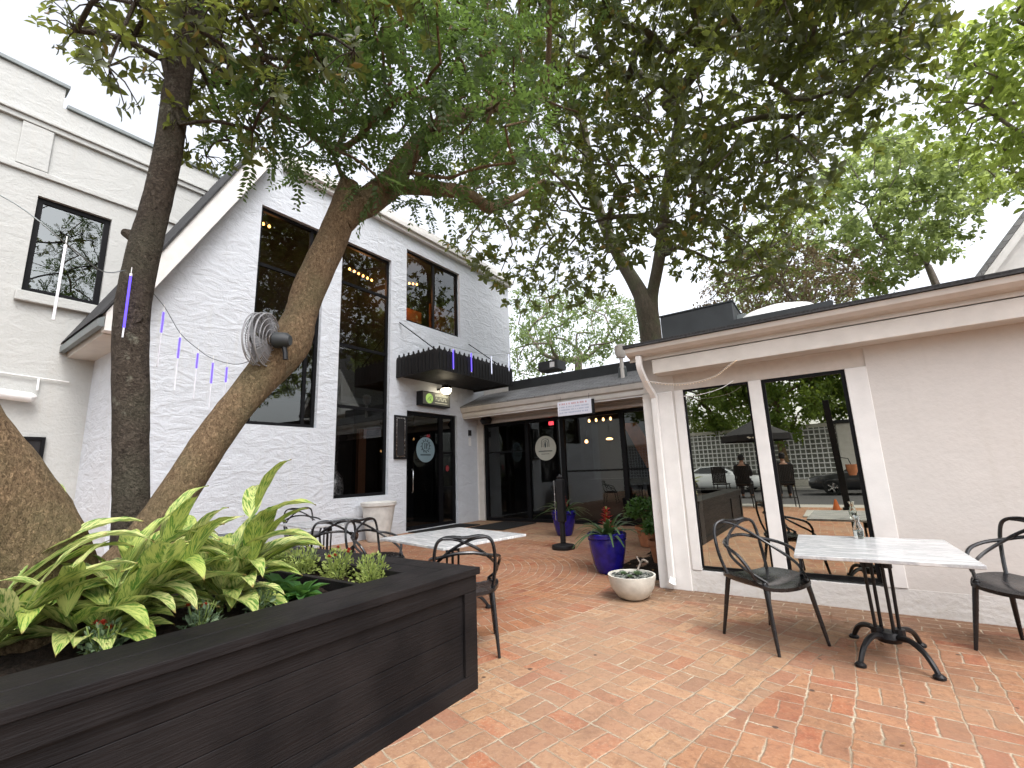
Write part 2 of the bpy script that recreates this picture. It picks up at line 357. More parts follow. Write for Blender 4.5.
def bricks():
    """old paving bricks: basket weave, with a round bed of curved courses by the far tables"""
    t = NT('courtyard_bricks'); p = t.pos()
    sx = t.n('ShaderNodeSeparateXYZ'); t.l(p, sx.inputs[0])
    wn = t.n('ShaderNodeTexNoise'); t.l(p, wn.inputs['Vector']); wn.inputs['Scale'].default_value = 2.3; wn.inputs['Detail'].default_value = 3
    ws = t.n('ShaderNodeSeparateColor'); t.l(wn.outputs['Color'], ws.inputs[0])
    X0 = t.math('ADD', sx.outputs[0], t.math('MULTIPLY', t.math('SUBTRACT', ws.outputs[0], .5), .055))
    Y0 = t.math('ADD', sx.outputs[1], t.math('MULTIPLY', t.math('SUBTRACT', ws.outputs[1], .5), .055))
    jn = t.n('ShaderNodeTexNoise'); t.l(p, jn.inputs['Vector']); jn.inputs['Scale'].default_value = 16; jn.inputs['Detail'].default_value = 3
    js = t.n('ShaderNodeSeparateColor'); t.l(jn.outputs['Color'], js.inputs[0])
    X0 = t.math('ADD', X0, t.math('MULTIPLY', t.math('SUBTRACT', js.outputs[0], .5), .022))
    Y0 = t.math('ADD', Y0, t.math('MULTIPLY', t.math('SUBTRACT', js.outputs[1], .5), .022))
    # the paving right of an old seam is laid at another angle
    seam = t.math('GREATER_THAN', t.math('ADD', X0, t.math('MULTIPLY', t.math('SUBTRACT', sx.outputs[1], 4.0), -.35)), -.30)
    def rot(an):
        ca, sa = cos(radians(an)), sin(radians(an))
        return (t.math('ADD', t.math('MULTIPLY', X0, ca), t.math('MULTIPLY', Y0, sa)), t.math('SUBTRACT', t.math('MULTIPLY', Y0, ca), t.math('MULTIPLY', X0, sa)))
    (Xa, Ya), (Xb, Yb) = rot(-14), rot(-2)
    def lerp(f, a, b): return t.math('ADD', t.math('MULTIPLY', a, t.math('SUBTRACT', 1, f)), t.math('MULTIPLY', b, f))
    X, Y = lerp(seam, Xa, Xb), lerp(seam, Ya, Yb)
    s = .236
    def fl(a): return t.math('FLOOR', a)
    def fr(a): return t.math('FRACT', a)
    def lerp(f, a, b): return t.math('ADD', t.math('MULTIPLY', a, t.math('SUBTRACT', 1, f)), t.math('MULTIPLY', b, f))
    U, V = t.math('DIVIDE', X, s), t.math('DIVIDE', Y, s)
    cu, cv = fl(U), fl(V); par = t.math('ABSOLUTE', t.math('MODULO', t.math('ADD', cu, cv), 2))
    fu, fv = fr(U), fr(V)
    a = lerp(par, fu, fv); b = lerp(par, fv, fu)
    k = fl(t.math('MULTIPLY', a, 2)); fa = fr(t.math('MULTIPLY', a, 2))
    def edge(f, size): return t.math('MULTIPLY', t.math('MINIMUM', f, t.math('SUBTRACT', 1, f)), size)
    d1 = t.math('MINIMUM', edge(fa, s/2), edge(b, s))
    id1 = t.math('ADD', t.math('ADD', t.math('MULTIPLY', cu, 3.17), t.math('MULTIPLY', cv, 7.31)), t.math('MULTIPLY', k, 1.93))
    # round bed
    dx, dy = t.math('ADD', X0, 5.2), t.math('SUBTRACT', Y0, 5.0)
    R = t.math('SQRT', t.math('ADD', t.math('MULTIPLY', dx, dx), t.math('MULTIPLY', dy, dy)))
    th = t.math('ARCTAN2', dy, dx)
    ring = t.math('GREATER_THAN', R, 2.5); inside = t.math('LESS_THAN', R, 3.05)
    rowh = lerp(ring, .117, .275); leng = lerp(ring, .235, .118)
    RR = t.math('DIVIDE', t.math('SUBTRACT', R, 2.5), rowh); row = fl(RR)
    rmid = t.math('MAXIMUM', t.math('ADD', t.math('MULTIPLY', t.math('ADD', row, .5), rowh), 2.5), .1)
    ncell = t.math('MAXIMUM', t.math('ROUND', t.math('DIVIDE', t.math('MULTIPLY', rmid, 2*pi), leng)), 3)
    T = t.math('ADD', t.math('MULTIPLY', t.math('ADD', t.math('DIVIDE', th, 2*pi), .5), ncell), t.math('MULTIPLY', t.math('MODULO', row, 2), .5))
    d2 = t.math('MINIMUM', edge(fr(RR), rowh), edge(fr(T), leng))
    id2 = t.math('ADD', t.math('MULTIPLY', fl(T), 2.39), t.math('MULTIPLY', row, 5.77))
    # course laid along the right-hand wall
    strip = t.math('MULTIPLY', t.math('GREATER_THAN', sx.outputs[1], 5.02), t.math('GREATER_THAN', X0, -1.95))
    q = t.math('DIVIDE', t.math('SUBTRACT', Y0, 5.02), .118); qr = fl(q)
    q2 = t.math('ADD', t.math('DIVIDE', X0, .25), t.math('MULTIPLY', t.math('MODULO', qr, 2), .5))
    d3 = t.math('MINIMUM', edge(fr(q), .118), edge(fr(q2), .25)); id3 = t.math('ADD', t.math('MULTIPLY', fl(q2), 4.1), t.math('MULTIPLY', qr, 9.7))
    d = lerp(strip, lerp(inside, d1, d2), d3); idn = lerp(strip, lerp(inside, id1, id2), id3)
    w1 = t.n('ShaderNodeTexWhiteNoise'); w1.noise_dimensions = '1D'; t.l(idn, w1.inputs['W'])
    w2 = t.n('ShaderNodeTexWhiteNoise'); w2.noise_dimensions = '1D'; t.l(t.math('ADD', idn, 17.3), w2.inputs['W'])
    r1, r2 = w1.outputs['Value'], w2.outputs['Value']
    fine = t.noise(p, 60, 6, .72); med = t.noise(p, 11, 5, .6); big = t.noise(p, .75, 4, .6); blot = t.noise(p, 24, 5, .68, .4)
    gap = t.noise(p, 5.3, 4, .7)
    mort = t.ramp(t.math('ADD', d, t.math('ADD', t.math('MULTIPLY', t.math('SUBTRACT', gap, .5), .022), t.math('MULTIPLY', t.math('SUBTRACT', fine, .5), .009))), [(.001,1),(.0062,0)])
    bed = t.math('MULTIPLY', t.math('LESS_THAN', R, 3.05), t.math('SUBTRACT', 1, strip))
    col = t.ramp(r1, [(0,(.23,.115,.060)),(.16,(.33,.19,.098)),(.36,(.27,.15,.085)),(.58,(.37,.215,.115)),(.76,(.30,.145,.074)),(.9,(.31,.105,.050)),(1,(.25,.078,.036))])
    col = t.mix(t.math('MULTIPLY', t.ramp(med, [(.35,1),(.62,0)]), .45), col, (.42,.275,.16))
    col = t.mix(t.math('MULTIPLY', t.ramp(blot, [(.49,0),(.62,1)]), .5), col, (.145,.072,.042))
    col = t.mix(t.math('MULTIPLY', t.ramp(fine, [(.52,0),(.66,1)]), .45), col, (.50,.36,.25))
    col = t.mix(t.math('MULTIPLY', t.math('SUBTRACT', r2, .35), .8, clamp=True), col, (.20,.11,.075))
    red = t.math('MAXIMUM', t.math('MULTIPLY', bed, .8), t.math('MULTIPLY', seam, t.math('MULTIPLY', t.math('SUBTRACT', 1, bed), .5)))
    col = t.mix(red, col, t.mix(1.0, col, (.82,.57,.45), 'MULTIPLY'))
    col = t.mix(t.math('MULTIPLY', t.ramp(t.noise(p, .9, 3), [(.42,0),(.6,1)]), .35), col, (.32,.18,.12))
    # worn film, stains, and a dark mossy band along the foot of the right-hand wall
    patch = t.math('MULTIPLY', t.ramp(t.math('ADD', big, t.math('MULTIPLY', t.math('SUBTRACT', med, .5), .5)), [(.47,0),(.68,1)]), .4)
    col = t.mix(patch, col, (.25,.185,.12))
    stn = t.ramp(t.noise(p, 1.3, 6, .72, .6), [(.56,0),(.70,1)]); col = t.mix(t.math('MULTIPLY', stn, .45), col, (.11,.058,.036))
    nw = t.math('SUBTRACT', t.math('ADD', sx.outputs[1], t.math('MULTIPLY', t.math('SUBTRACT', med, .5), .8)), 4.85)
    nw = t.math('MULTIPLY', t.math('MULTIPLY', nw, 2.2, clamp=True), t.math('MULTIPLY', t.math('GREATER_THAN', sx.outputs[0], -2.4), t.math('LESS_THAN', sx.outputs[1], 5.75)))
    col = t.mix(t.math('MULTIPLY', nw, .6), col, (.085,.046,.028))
    mcol = t.mix(t.ramp(t.noise(p, 1.9, 5, .7), [(.35,0),(.65,1)]), (.21,.165,.11), (.50,.43,.32))
    mcol = t.mix(t.math('MULTIPLY', t.ramp(fine, [(.45,0),(.62,1)]), .5), mcol, (.20,.15,.10))
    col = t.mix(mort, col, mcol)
    # old gum and leaf spots
    vo = t.n('ShaderNodeTexVoronoi'); t.l(p, vo.inputs['Vector']); vo.inputs['Scale'].default_value = 4.2
    spot = t.ramp(t.math('ADD', vo.outputs['Distance'], t.math('MULTIPLY', t.math('SUBTRACT', med, .5), .12)), [(.05,1),(.07,0)])
    col = t.mix(t.math('MULTIPLY', spot, .85), col, (.045,.028,.022))
    rough = t.ramp(med, [(.3,.62),(.7,.88)])
    h = t.math('ADD', t.math('MULTIPLY', t.math('SUBTRACT', 1, mort), 1), t.math('ADD', t.math('MULTIPLY', r2, .35), t.math('ADD', t.math('MULTIPLY', fine, .4), t.math('MULTIPLY', blot, .4))))
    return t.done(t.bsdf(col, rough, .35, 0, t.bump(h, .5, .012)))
M['bricks'] = bricks()
def ground_mat(name, a, b, sc, bs=.3):
    t = NT(name); p = t.pos(); n1 = t.noise(p, sc, 6, .7); n2 = t.noise(p, .5, 4)
    c = t.mix(t.ramp(n1, [(.3,0),(.7,1)]), a, b); c = t.mix(t.math('MULTIPLY', t.ramp(n2, [(.4,0),(.7,1)]), .4), c, tuple(x*.7 for x in a))
    return t.done(t.bsdf(c, .9, .25, 0, t.bump(n1, bs, .01)))
M['asphalt'] = ground_mat('asphalt', (.045,.045,.048), (.085,.085,.088), 90)
M['pavement'] = ground_mat('pavement_concrete', (.30,.29,.26), (.42,.41,.38), 40)
M['earth'] = ground_mat('bare_earth', (.10,.09,.06), (.17,.15,.10), 12)
M['lawn'] = ground_mat('verge', (.05,.08,.02), (.10,.14,.04), 20)
# ------------------------------------------------------------------ ground
def sheet(name, x0, x1, y0, y1, z, mat, n=1):
    m = MB(); m.add([(x0,y0,z),(x1,y0,z),(x1,y1,z),(x0,y1,z)], [(0,1,2,3)])
    return tag(m.build(name, mat), kind='structure')
sheet('ground', -400, 400, -400, 400, -.16, M['earth'])
sheet('road', -200, 200, -18.2, -6.9, -.125, M['asphalt'])
tag(MB().box(-40, 40, -6.9, -5.65, -.16, -.012).build('pavement', M['pavement'], bevel=.02), kind='structure')
tag(MB().box(-40, 40, -20.4, -18.2, -.16, .0).build('far_pavement', M['pavement'], bevel=.02), kind='structure')
tag(MB().box(-13, 12, -5.64, 12.9, -.155, 0).build('courtyard', M['bricks']), kind='structure')

# ------------------------------------------------------------------ wall with openings, one face sheet + reveals
def wall(mb, axis, front, back, u0, u1, v0, v1, holes):
    """axis 'x': a wall at x=front..back, u=y, v=z; axis 'y': wall at y=front..back, u=x, v=z"""
    us = sorted({u0, u1, *[h[0] for h in holes], *[h[1] for h in holes]}); vs = sorted({v0, v1, *[h[2] for h in holes], *[h[3] for h in holes]})
    us = [u for u in us if u0 <= u <= u1]; vs = [v for v in vs if v0 <= v <= v1]
    def P(u, v, d): return (d, u, v) if axis == 'x' else (u, d, v)
    def solid(i, j):
        if not (0 <= i < len(us)-1 and 0 <= j < len(vs)-1): return False
        cu, cv = (us[i]+us[i+1])/2, (vs[j]+vs[j+1])/2
        return not any(h[0] < cu < h[1] and h[2] < cv < h[3] for h in holes)
    for i in range(len(us)-1):
        for j in range(len(vs)-1):
            if not solid(i, j): continue
            a, b, c, d = us[i], us[i+1], vs[j], vs[j+1]
            for dd in (front, back): mb.add([P(a,c,dd),P(b,c,dd),P(b,d,dd),P(a,d,dd)], [(0,1,2,3)])
            if not solid(i-1, j): mb.add([P(a,c,front),P(a,d,front),P(a,d,back),P(a,c,back)], [(0,1,2,3)])
            if not solid(i+1, j): mb.add([P(b,c,front),P(b,d,front),P(b,d,back),P(b,c,back)], [(0,1,2,3)])
            if not solid(i, j-1): mb.add([P(a,c,front),P(b,c,front),P(b,c,back),P(a,c,back)], [(0,1,2,3)])
            if not solid(i, j+1): mb.add([P(a,d,front),P(b,d,front),P(b,d,back),P(a,d,back)], [(0,1,2,3)])
    return mb
def frame(mb, axis, d0, d1, u0, u1, v0, v1, w, mull=(), trans=(), wm=None):
    """window frame bars between depth d0..d1"""
    wm = wm or w
    def bx(a, b, c, d, e0=d0, e1=d1):
        if axis == 'x': mb.box(min(e0,e1), max(e0,e1), a, b, c, d)
        else: mb.box(a, b, min(e0,e1), max(e0,e1), c, d)
    bx(u0, u0+w, v0, v1); bx(u1-w, u1, v0, v1); bx(u0+w, u1-w, v0, v0+w); bx(u0+w, u1-w, v1-w, v1)
    k = (d1-d0)*.08
    for m in mull: bx(m-wm/2, m+wm/2, v0+w, v1-w, d0+k, d1-k)
    for t in trans: bx(u0+w, u1-w, t-wm/2, t+wm/2, d0+2*k, d1-2*k)
    return mb
def pane(axis, d, u0, u1, v0, v1, mat, parent, name='pane', th=.008):
    m = MB()
    if axis == 'x': m.add([(d,u0,v0),(d,u1,v0),(d,u1,v1),(d,u0,v1)], [(0,1,2,3)])
    else: m.add([(u0,d,v0),(u1,d,v0),(u1,d,v1),(u0,d,v1)], [(0,1,2,3)])
    return m.build(name, mat, parent, recalc=False)

# ================================================================== tall gabled building on the left (front wall x = -8.95)
XL = -8.95
gb = empty('gabled_building', 'tall white painted brick building with a steep roof edge and tall black windows', 'building', (XL, 7, 0))
def P_(o):  # children keep world coordinates
    return o
def adopt(root):
    mi = Matrix.Translation(-Vector(root.location))
    for ch in root.children: ch.matrix_parent_inverse = mi @ ch.matrix_parent_inverse if False else mi
W1, W2, W3, DR = (4.03,5.46,2.45,7.0), (5.93,7.40,.95,7.03), (7.93,10.1,5.5,7.6), (7.98,9.9,.02,3.06)
m = MB(); wall(m, 'x', XL, XL-.22, 4.0, 12.75, 0, 8.1, [W1, W2, W3, DR])
m.prism([(2.2,0),(4.0,0),(4.0,7.86),(2.2,4.35)], XL-.22, XL, 'x')
m.box(XL-2.0, XL-.222, 2.2, 2.42, 0, 4.2)             # return wall on the left
m.box(XL-4.0, XL-.222, 12.53, 12.75, 0, 8.1)
gbw = m.build('wall', M['white_brick'], gb)
r = Vector((0, 2.1, 4.85)).normalized()
# sloping roof edge: shingles, white barge board, boxed eave return
sl = lambda y: 3.406 + 2.036*(y-1.5)
m = MB()
m.prism([(1.76,sl(1.76)),(3.92,sl(3.92)),(3.92,sl(3.92)+.07),(1.72,sl(1.72)+.06)], XL-2.0, XL+.30, 'x')
m.build('roof', M['roof'], gb)
m = MB()
m.prism([(1.80,3.69),(1.92,3.69),(2.03,3.91),(4.13,7.99),(3.74,7.99),(1.80,3.98)], XL+.10, XL+.27, 'x')
m.build('barge_board', M['trim'], gb, bevel=.006)
m = MB(); m.prism([(1.83,3.67),(2.24,3.67),(2.24,4.3),(1.98,4.3),(1.83,4.0)], XL-1.995, XL+.098, 'x')
m.build('eave_box', M['trim_warm'], gb, bevel=.006)
m = MB(); m.prism([(1.72,3.74),(1.79,3.74),(1.79,3.90),(1.72,3.86)], XL-1.99, XL+.28, 'x'); m.build('gutter', M['hvac_grey'], gb)
m = MB(); m.box(XL+.003, XL+.12, 4.38, 12.83, 8.0, 8.1); m.box(XL+.003, XL+.19, 4.38, 12.88, 8.102, 8.24); m.box(XL-.25, XL+.1, 4.38, 12.8, 8.242, 8.42)
m.build('cornice', M['trim'], gb, bevel=.01)
m = MB(); m.box(XL-4, XL-.26, 4.3, 12.7, 8.1, 8.2); m.build('flat_roof', M['roof'], gb)
# windows
def win(o, name, mull=(), trans=(), w=.07, gl='glassL'):
    f = frame(MB(), 'x', XL-.16, XL-.09, o[0]+.002, o[1]-.002, o[2]+.002, o[3]-.002, w, mull, trans).build(name, M['black_frame'], gb)
    pane('x', XL-.125, o[0]+.03, o[1]-.03, o[2]+.03, o[3]-.03, M[gl], f); return f
win(W1, 'window', (5.20,), (4.35, 5.75))
win(W2, 'window', (), (3.0, 4.45, 6.0))
win(W3, 'window', (9.05,), ())
d = frame(MB(), 'x', XL-.18, XL-.08, DR[0]+.002, DR[1]-.002, DR[2], DR[3]-.002, .09, (9.33,), (), .14).build('door', M['black_frame'], gb)
for z in (1.02, 1.98): MB().box(XL-.165, XL-.10, 9.40, 9.81, z-.03, z+.03).build('glazing_bar', M['black_frame'], d)
pane('x', XL-.13, 8.04, 9.28, .08, 3.0, M['glassC'], d); pane('x', XL-.132, 9.38, 9.82, .08, 3.0, M['glassH'], d, 'side_light')
m = MB(); m.tube([(XL-.06,8.22,.95),(XL-.02,8.22,1.0),(XL-.02,8.22,1.5),(XL-.06,8.22,1.55)], .016); m.build('handle', M['chrome'], d)
# round frosted emblem with a ring, two initials strokes and a line of lettering
def disc_x(x, y, z, r, th=.004, seg=40):
    m = MB(); m.lathe([(0,0),(r,0),(r,th),(0,th)], seg=seg); vs = [(x+a[2], y+a[0], z+a[1]) for a in m.v]; m.v = vs; return m
def disc_y(x, y, z, r, th=.004, seg=40, sx=1):
    m = MB(); m.lathe([(0,0),(r,0),(r,th),(0,th)], seg=seg); m.v = [(x+a[0]*sx, y-a[2], z+a[1]) for a in m.v]; return m
M['frost'] = simple('frosted_vinyl', (.17,.24,.27), .7, .3, var=.05)
M['frost_dark'] = simple('dark_vinyl', (.03,.045,.05), .7, .3, var=.05)
M['sign_cream'] = simple('cream_vinyl', (.42,.42,.36), .7, .3, var=.05)
em = disc_x(XL-.122, 8.76, 2.06, .34).build('door_emblem', M['frost'], d)
m = MB(); c = (XL-.114, 8.76, 2.16)
m.tube([(c[0], c[1]+.135*cos(a), c[2]+.135*sin(a)) for a in np.linspace(0, 2*pi, 29)[:-1]], .008, 4, closed=True)
for k in range(12):
    a = 2*pi*k/12; m.tube([(c[0], c[1]+.145*cos(a), c[2]+.145*sin(a)), (c[0], c[1]+.185*cos(a+.12), c[2]+.185*sin(a+.12))], .011, 4)
m.tube([(c[0], c[1]-.035, c[2]-.08), (c[0], c[1]-.035, c[2]+.08)], .011, 4); m.tube([(c[0], c[1]+.03, c[2]-.08), (c[0], c[1]+.03, c[2]+.08)], .011, 4)
m.tube([(c[0], c[1]+.03, c[2]+.075), (c[0], c[1]+.075, c[2]+.035), (c[0], c[1]+.03, c[2])], .009, 4)
for k in range(13): m.box(c[0]-.003, c[0]+.004, 8.57+k*.029, 8.588+k*.029, 1.905, 1.94)
m.build('emblem_mark', M['frost_dark'], em)
m = MB(); m.lathe([(0,0),(.085,0),(.085,.004),(0,.004)], seg=20); m.v = [(XL-.118+a[2], 9.6+a[0]*.8, 1.55+a[1]) for a in m.v]
m.build('door_sticker', simple('red_sticker', (.24,.03,.035), .6), d)
# dim rooms behind the glass
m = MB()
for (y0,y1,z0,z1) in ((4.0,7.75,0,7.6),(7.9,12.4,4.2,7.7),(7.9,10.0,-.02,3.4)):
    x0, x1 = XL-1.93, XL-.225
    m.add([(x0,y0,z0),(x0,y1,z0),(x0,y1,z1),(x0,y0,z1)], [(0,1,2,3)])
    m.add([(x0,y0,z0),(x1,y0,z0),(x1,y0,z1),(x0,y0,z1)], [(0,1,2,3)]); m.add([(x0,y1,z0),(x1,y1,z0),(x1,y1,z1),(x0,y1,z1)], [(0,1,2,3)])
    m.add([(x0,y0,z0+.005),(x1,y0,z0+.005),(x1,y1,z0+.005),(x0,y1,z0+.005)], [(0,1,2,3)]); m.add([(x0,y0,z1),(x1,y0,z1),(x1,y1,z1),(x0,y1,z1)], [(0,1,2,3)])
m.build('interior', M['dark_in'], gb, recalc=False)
m = MB(); m.box(XL-1.6, XL-1.5, 8.1, 9.9, 5.5, 6.62); m.box(XL-1.45, XL-1.40, 10.2, 12.2, 5.5, 7.0); m.build('interior_panel', M['wood_in'], gb)
m = MB(); m.box(XL-.9, XL-.8, 7.12, 7.34, .5, 2.6); m.build('interior_post', M['wood_dark'], gb)
m = MB(); m.box(XL-1.3, XL-.6, 5.0, 7.3, 3.2, 3.34); m.build('interior_floor_edge', M['grey_in'], gb)

# ---- things inside, seen through the panes
warm = emit('warm_bulb', (1,.42,.10), 6)
def bulb_string(label, pts, group='warm bulb strings hung inside the tall windows'):
    t = empty('string_light', label, 'string light', pts[0], group=group)
    wire = MB().tube([Vector(p)+Vector((0,0,.06)) for p in pts], .008, 5).build('wire', M['black_metal'], t)
    for p in pts:
        MB().lathe([(0,-.035),(.02,-.03),(.032,-.005),(.022,.02),(.012,.032)], p, 10).build('bulb', warm, t)
    ld = bpy.data.lights.new('bulb_light', 'POINT'); ld.energy = 4*len(pts); ld.color = (1,.42,.14); ld.shadow_soft_size = .25
    lo = bpy.data.objects.new('bulb_light', ld); COL.objects.link(lo); lo.parent = t; lo.location = Vector(pts[len(pts)//2]) + Vector((-.1,0,-.15))
    for ch in t.children: ch.matrix_parent_inverse = Matrix.Translation(-Vector(t.location))
    return t
bulb_string('row of warm bulbs glowing inside the tall narrow window', [(XL-.75, 6.65+.14*k, 6.75-.015*k) for k in range(6)])
bulb_string('row of warm bulbs glowing inside the wide upper window', [(XL-.75, 8.25+.15*k, 6.93+.035*k) for k in range(6)])
bulb_string('pair of warm bulbs in the top corner of the window behind the leaning trunk', [(XL-.6, 4.35+.13*k, 6.93) for k in range(2)])
v = empty('floor_vase', 'mottled silver floor vase standing inside the bottom of the tall narrow window', 'vase', (XL-.62, 6.28, 0))
tv = NT('mosaic_silver'); q = tv.n('ShaderNodeTexVoronoi'); q.inputs['Scale'].default_value = 26; tv.l(tv.obj(), q.inputs[0])
M['mosaic'] = tv.done(tv.bsdf(tv.ramp(q.outputs['Color'], [(.2,.06),(.8,.5)]), .3, .5, .5))
MB().lathe([(.12,0),(.15,.05),(.22,.6),(.27,1.15),(.24,1.4),(.10,1.58),(.09,1.72),(.13,1.76)], (0,0,0), 24).build('body', M['mosaic'], v)
m = MB()
for k in range(7):
    a = k*.9; m.tube(spline([(0,0,1.7),(.08*cos(a),.08*sin(a),1.95),(.26*cos(a),.26*sin(a),2.05+.05*(k%3))],4), [.012]*8+[.004], 5)
m.build('dry_stem', M['dark_in'], v)

# ================================================================== grey building at far left (front wall x = -10.95)
XB = -10.95
lb = empty('parapet_building', 'pale grey stucco building with stepped parapet at the far left', 'building', (XB, 0, 0))
WB = (1.14, 2.16, 4.74, 6.53)
m = MB(); wall(m, 'x', XB, XB-.25, -6, 4.3, 0, 8.42, [WB])
m.box(XB-.25, XB, -6, 1.25, 8.421, 8.82); m.box(XB-4, XB-.252, 4.08, 4.3, 0, 8.42); lbw = m.build('wall', M['grey_stucco'], lb)
m = MB(); m.box(XB-.29, XB+.05, -6, 1.30, 8.822, 8.90); m.box(XB-.29, XB+.05, 1.302, 4.33, 8.422, 8.50); m.build('parapet_cap', M['hvac_grey'], lb, bevel=.01)
m = MB(); m.box(XB+.003, XB+.06, -6, 4.33, 7.82, 7.92); m.box(XB+.003, XB+.10, -6, 4.35, 7.922, 7.98); m.box(XB+.003, XB+.05, -6, 4.33, 6.88, 6.98)
m.box(XB+.003, XB+.045, 0.80, 1.20, 6.99, 7.815); m.box(XB+.003, XB+.045, -1.4, -1.0, 6.99, 7.815)
m.build('cornice_band', M['grey_stucco'], lb, bevel=.012)
f = frame(MB(), 'x', XB-.14, XB-.07, WB[0]+.002, WB[1]-.002, WB[2]+.002, WB[3]-.002, .085, (), ()).build('window', M['black_frame'], lb)
pane('x', XB-.10, WB[0]+.03, WB[1]-.03, WB[2]+.03, WB[3]-.03, M['glassH'], f)
MB().box(XB+.003, XB+.09, WB[0]-.07, WB[1]+.07, WB[2]-.2, WB[2]-.02).build('sill', M['grey_stucco'], f, bevel=.012)
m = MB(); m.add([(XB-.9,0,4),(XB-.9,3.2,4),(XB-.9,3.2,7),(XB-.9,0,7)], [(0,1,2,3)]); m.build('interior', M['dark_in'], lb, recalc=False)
# flood light and frame on that wall
t = empty('tube_lamp', 'white unlit tube lamp on conduit on the grey wall at far left', 'wall lamp', (XB+.02, .9, 3.13))
m = MB(); m.tube([(.02,-2.2,.28),(.02,1.0,.10)], .012, 6); m.tube([(.02,.62,.13),(.05,.62,-.10)], .016, 6); m.build('conduit', M['white_plastic'], t)
m = MB(); m.tube([(.10,.62,-.22),(.10,.55,-.24),(.10,.1,-.2)], [.03,.085,.085], 14); m.build('housing', M['white_plastic'], t)
m = MB(); m.tube([(.10,.098,-.2),(.10,-.12,-.185)], .05, 12); m.build('socket', M['chrome'], t)
t = empty('wall_plaque', 'small black framed plaque on the grey wall behind the thick left trunk', 'plaque', (XB+.004, 1.42, 1.95))
frame(MB(), 'x', 0, .05, 0, .30, -.30, .30, .05).build('frame', M['black_frame'], t)
MB().box(0, .03, .052, .248, -.248, .248).build('board', M['dark_in'], t)

# ================================================================== entrance wing at the back (front glass y = 10.85)
YC = 10.85
cw = empty('entrance_wing', 'low entrance wing with a black glass shopfront under a cream gutter', 'building', (-5.4, YC, 0))
gx0, gx1 = -8.72, -1.95
m = MB(); m.box(XL+.005, gx0-.02, YC-.02, YC+.2, 0, 2.86); m.box(XL+.005, -1.87, YC-.02, YC+.2, 2.862, 3.2); m.build('wall', M['trim_warm'], cw, bevel=.008)
m = MB(); m.box(XL+.005, gx0-.2, YC-.06, YC-.022, .0, 2.85); m.build('pilaster', M['trim'], cw)
m = MB(); m.box(gx0, gx1, YC-.10, YC-.022, 2.84, 2.92); m.build('head_trim', M['trim'], cw, bevel=.006)
mull = (-7.18, -6.02, -4.30, -3.2)
f = frame(MB(), 'y', YC+.03, YC+.13, gx0, gx1, .0, 2.838, .09, mull, (), .12).build('shopfront_frame', M['black_frame'], cw)
for a, b, z in ((-5.96,-4.36,1.32),(-4.24,-3.26,1.32),(-8.6,-7.24,1.95)): MB().box(a, b, YC+.05, YC+.11, z, z+.045).build('glazing_bar', M['black_frame'], f)
xs = [gx0] + list(mull) + [gx1]
for a, b in zip(xs, xs[1:]): pane('y', YC+.08, a+.05, b-.05, .05, 2.79, M['glassC'], f)
e2 = disc_y(-6.58, YC+.072, 2.0, .34).build('door_emblem', M['sign_cream'], f)
m = MB(); yy = YC+.062
m.tube([(-6.70,yy,2.03),(-6.70,yy,2.18)] + [(-6.58+.12*cos(a), yy, 2.18+.08*sin(a)) for a in np.linspace(pi, 0, 9)] + [(-6.46,yy,2.03)], .007, 4)
m.tube([(-6.65,yy,2.03),(-6.65,yy,2.16)] + [(-6.58+.07*cos(a), yy, 2.16+.05*sin(a)) for a in np.linspace(pi, 0, 7)] + [(-6.51,yy,2.03)], .006, 4)
m.tube([(-6.58,yy,2.02),(-6.58,yy,2.10),(-6.58,yy,2.2)], [.016,.028,.004], 6)
for k in range(14): m.box(-6.80+k*.032, -6.783+k*.032, yy-.003, yy+.003, 1.90, 1.935)
for k in range(8): m.box(-6.71+k*.033, -6.695+k*.033, yy-.003, yy+.003, 1.83, 1.85)
m.build('emblem_mark', M['frost_dark'], e2)
# eave: soffit, gutter, sloped shingles
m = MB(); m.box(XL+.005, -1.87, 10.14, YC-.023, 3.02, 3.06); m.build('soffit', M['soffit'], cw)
m = MB(); m.prism([(10.13,3.03),(10.13,3.14),(10.08,3.17),(10.05,3.27),(10.05,3.30),(10.16,3.30),(10.16,3.03)], XL+.006, -1.88, 'x'); m.build('gutter', M['gutter'], cw)
m = MB(); m.box(XL+.007, -1.9, 10.165, 10.19, 2.98, 3.31); m.build('fascia', M['trim'], cw)
m = MB(); m.prism([(10.03,3.302),(10.03,3.335),(11.2,3.84),(11.2,3.78),(10.19,3.302)], XL+.008, -1.86, 'x'); m.build('roof', M['roof_grey'], cw)
MB().box(XL+.008, -1.86, 11.202, 11.35, 3.7, 4.12).build('parapet', M['hvac'], cw)
m = MB(); m.box(XL+.01, -1.9, 11.36, 12.75, 3.88, 3.9); m.build('flat_roof', M['roof'], cw)
m = MB(); m.box(XL+.009, -7.98, 11.188, 11.356, 3.80, 4.125); m.build('flashing', M['trim'], cw)
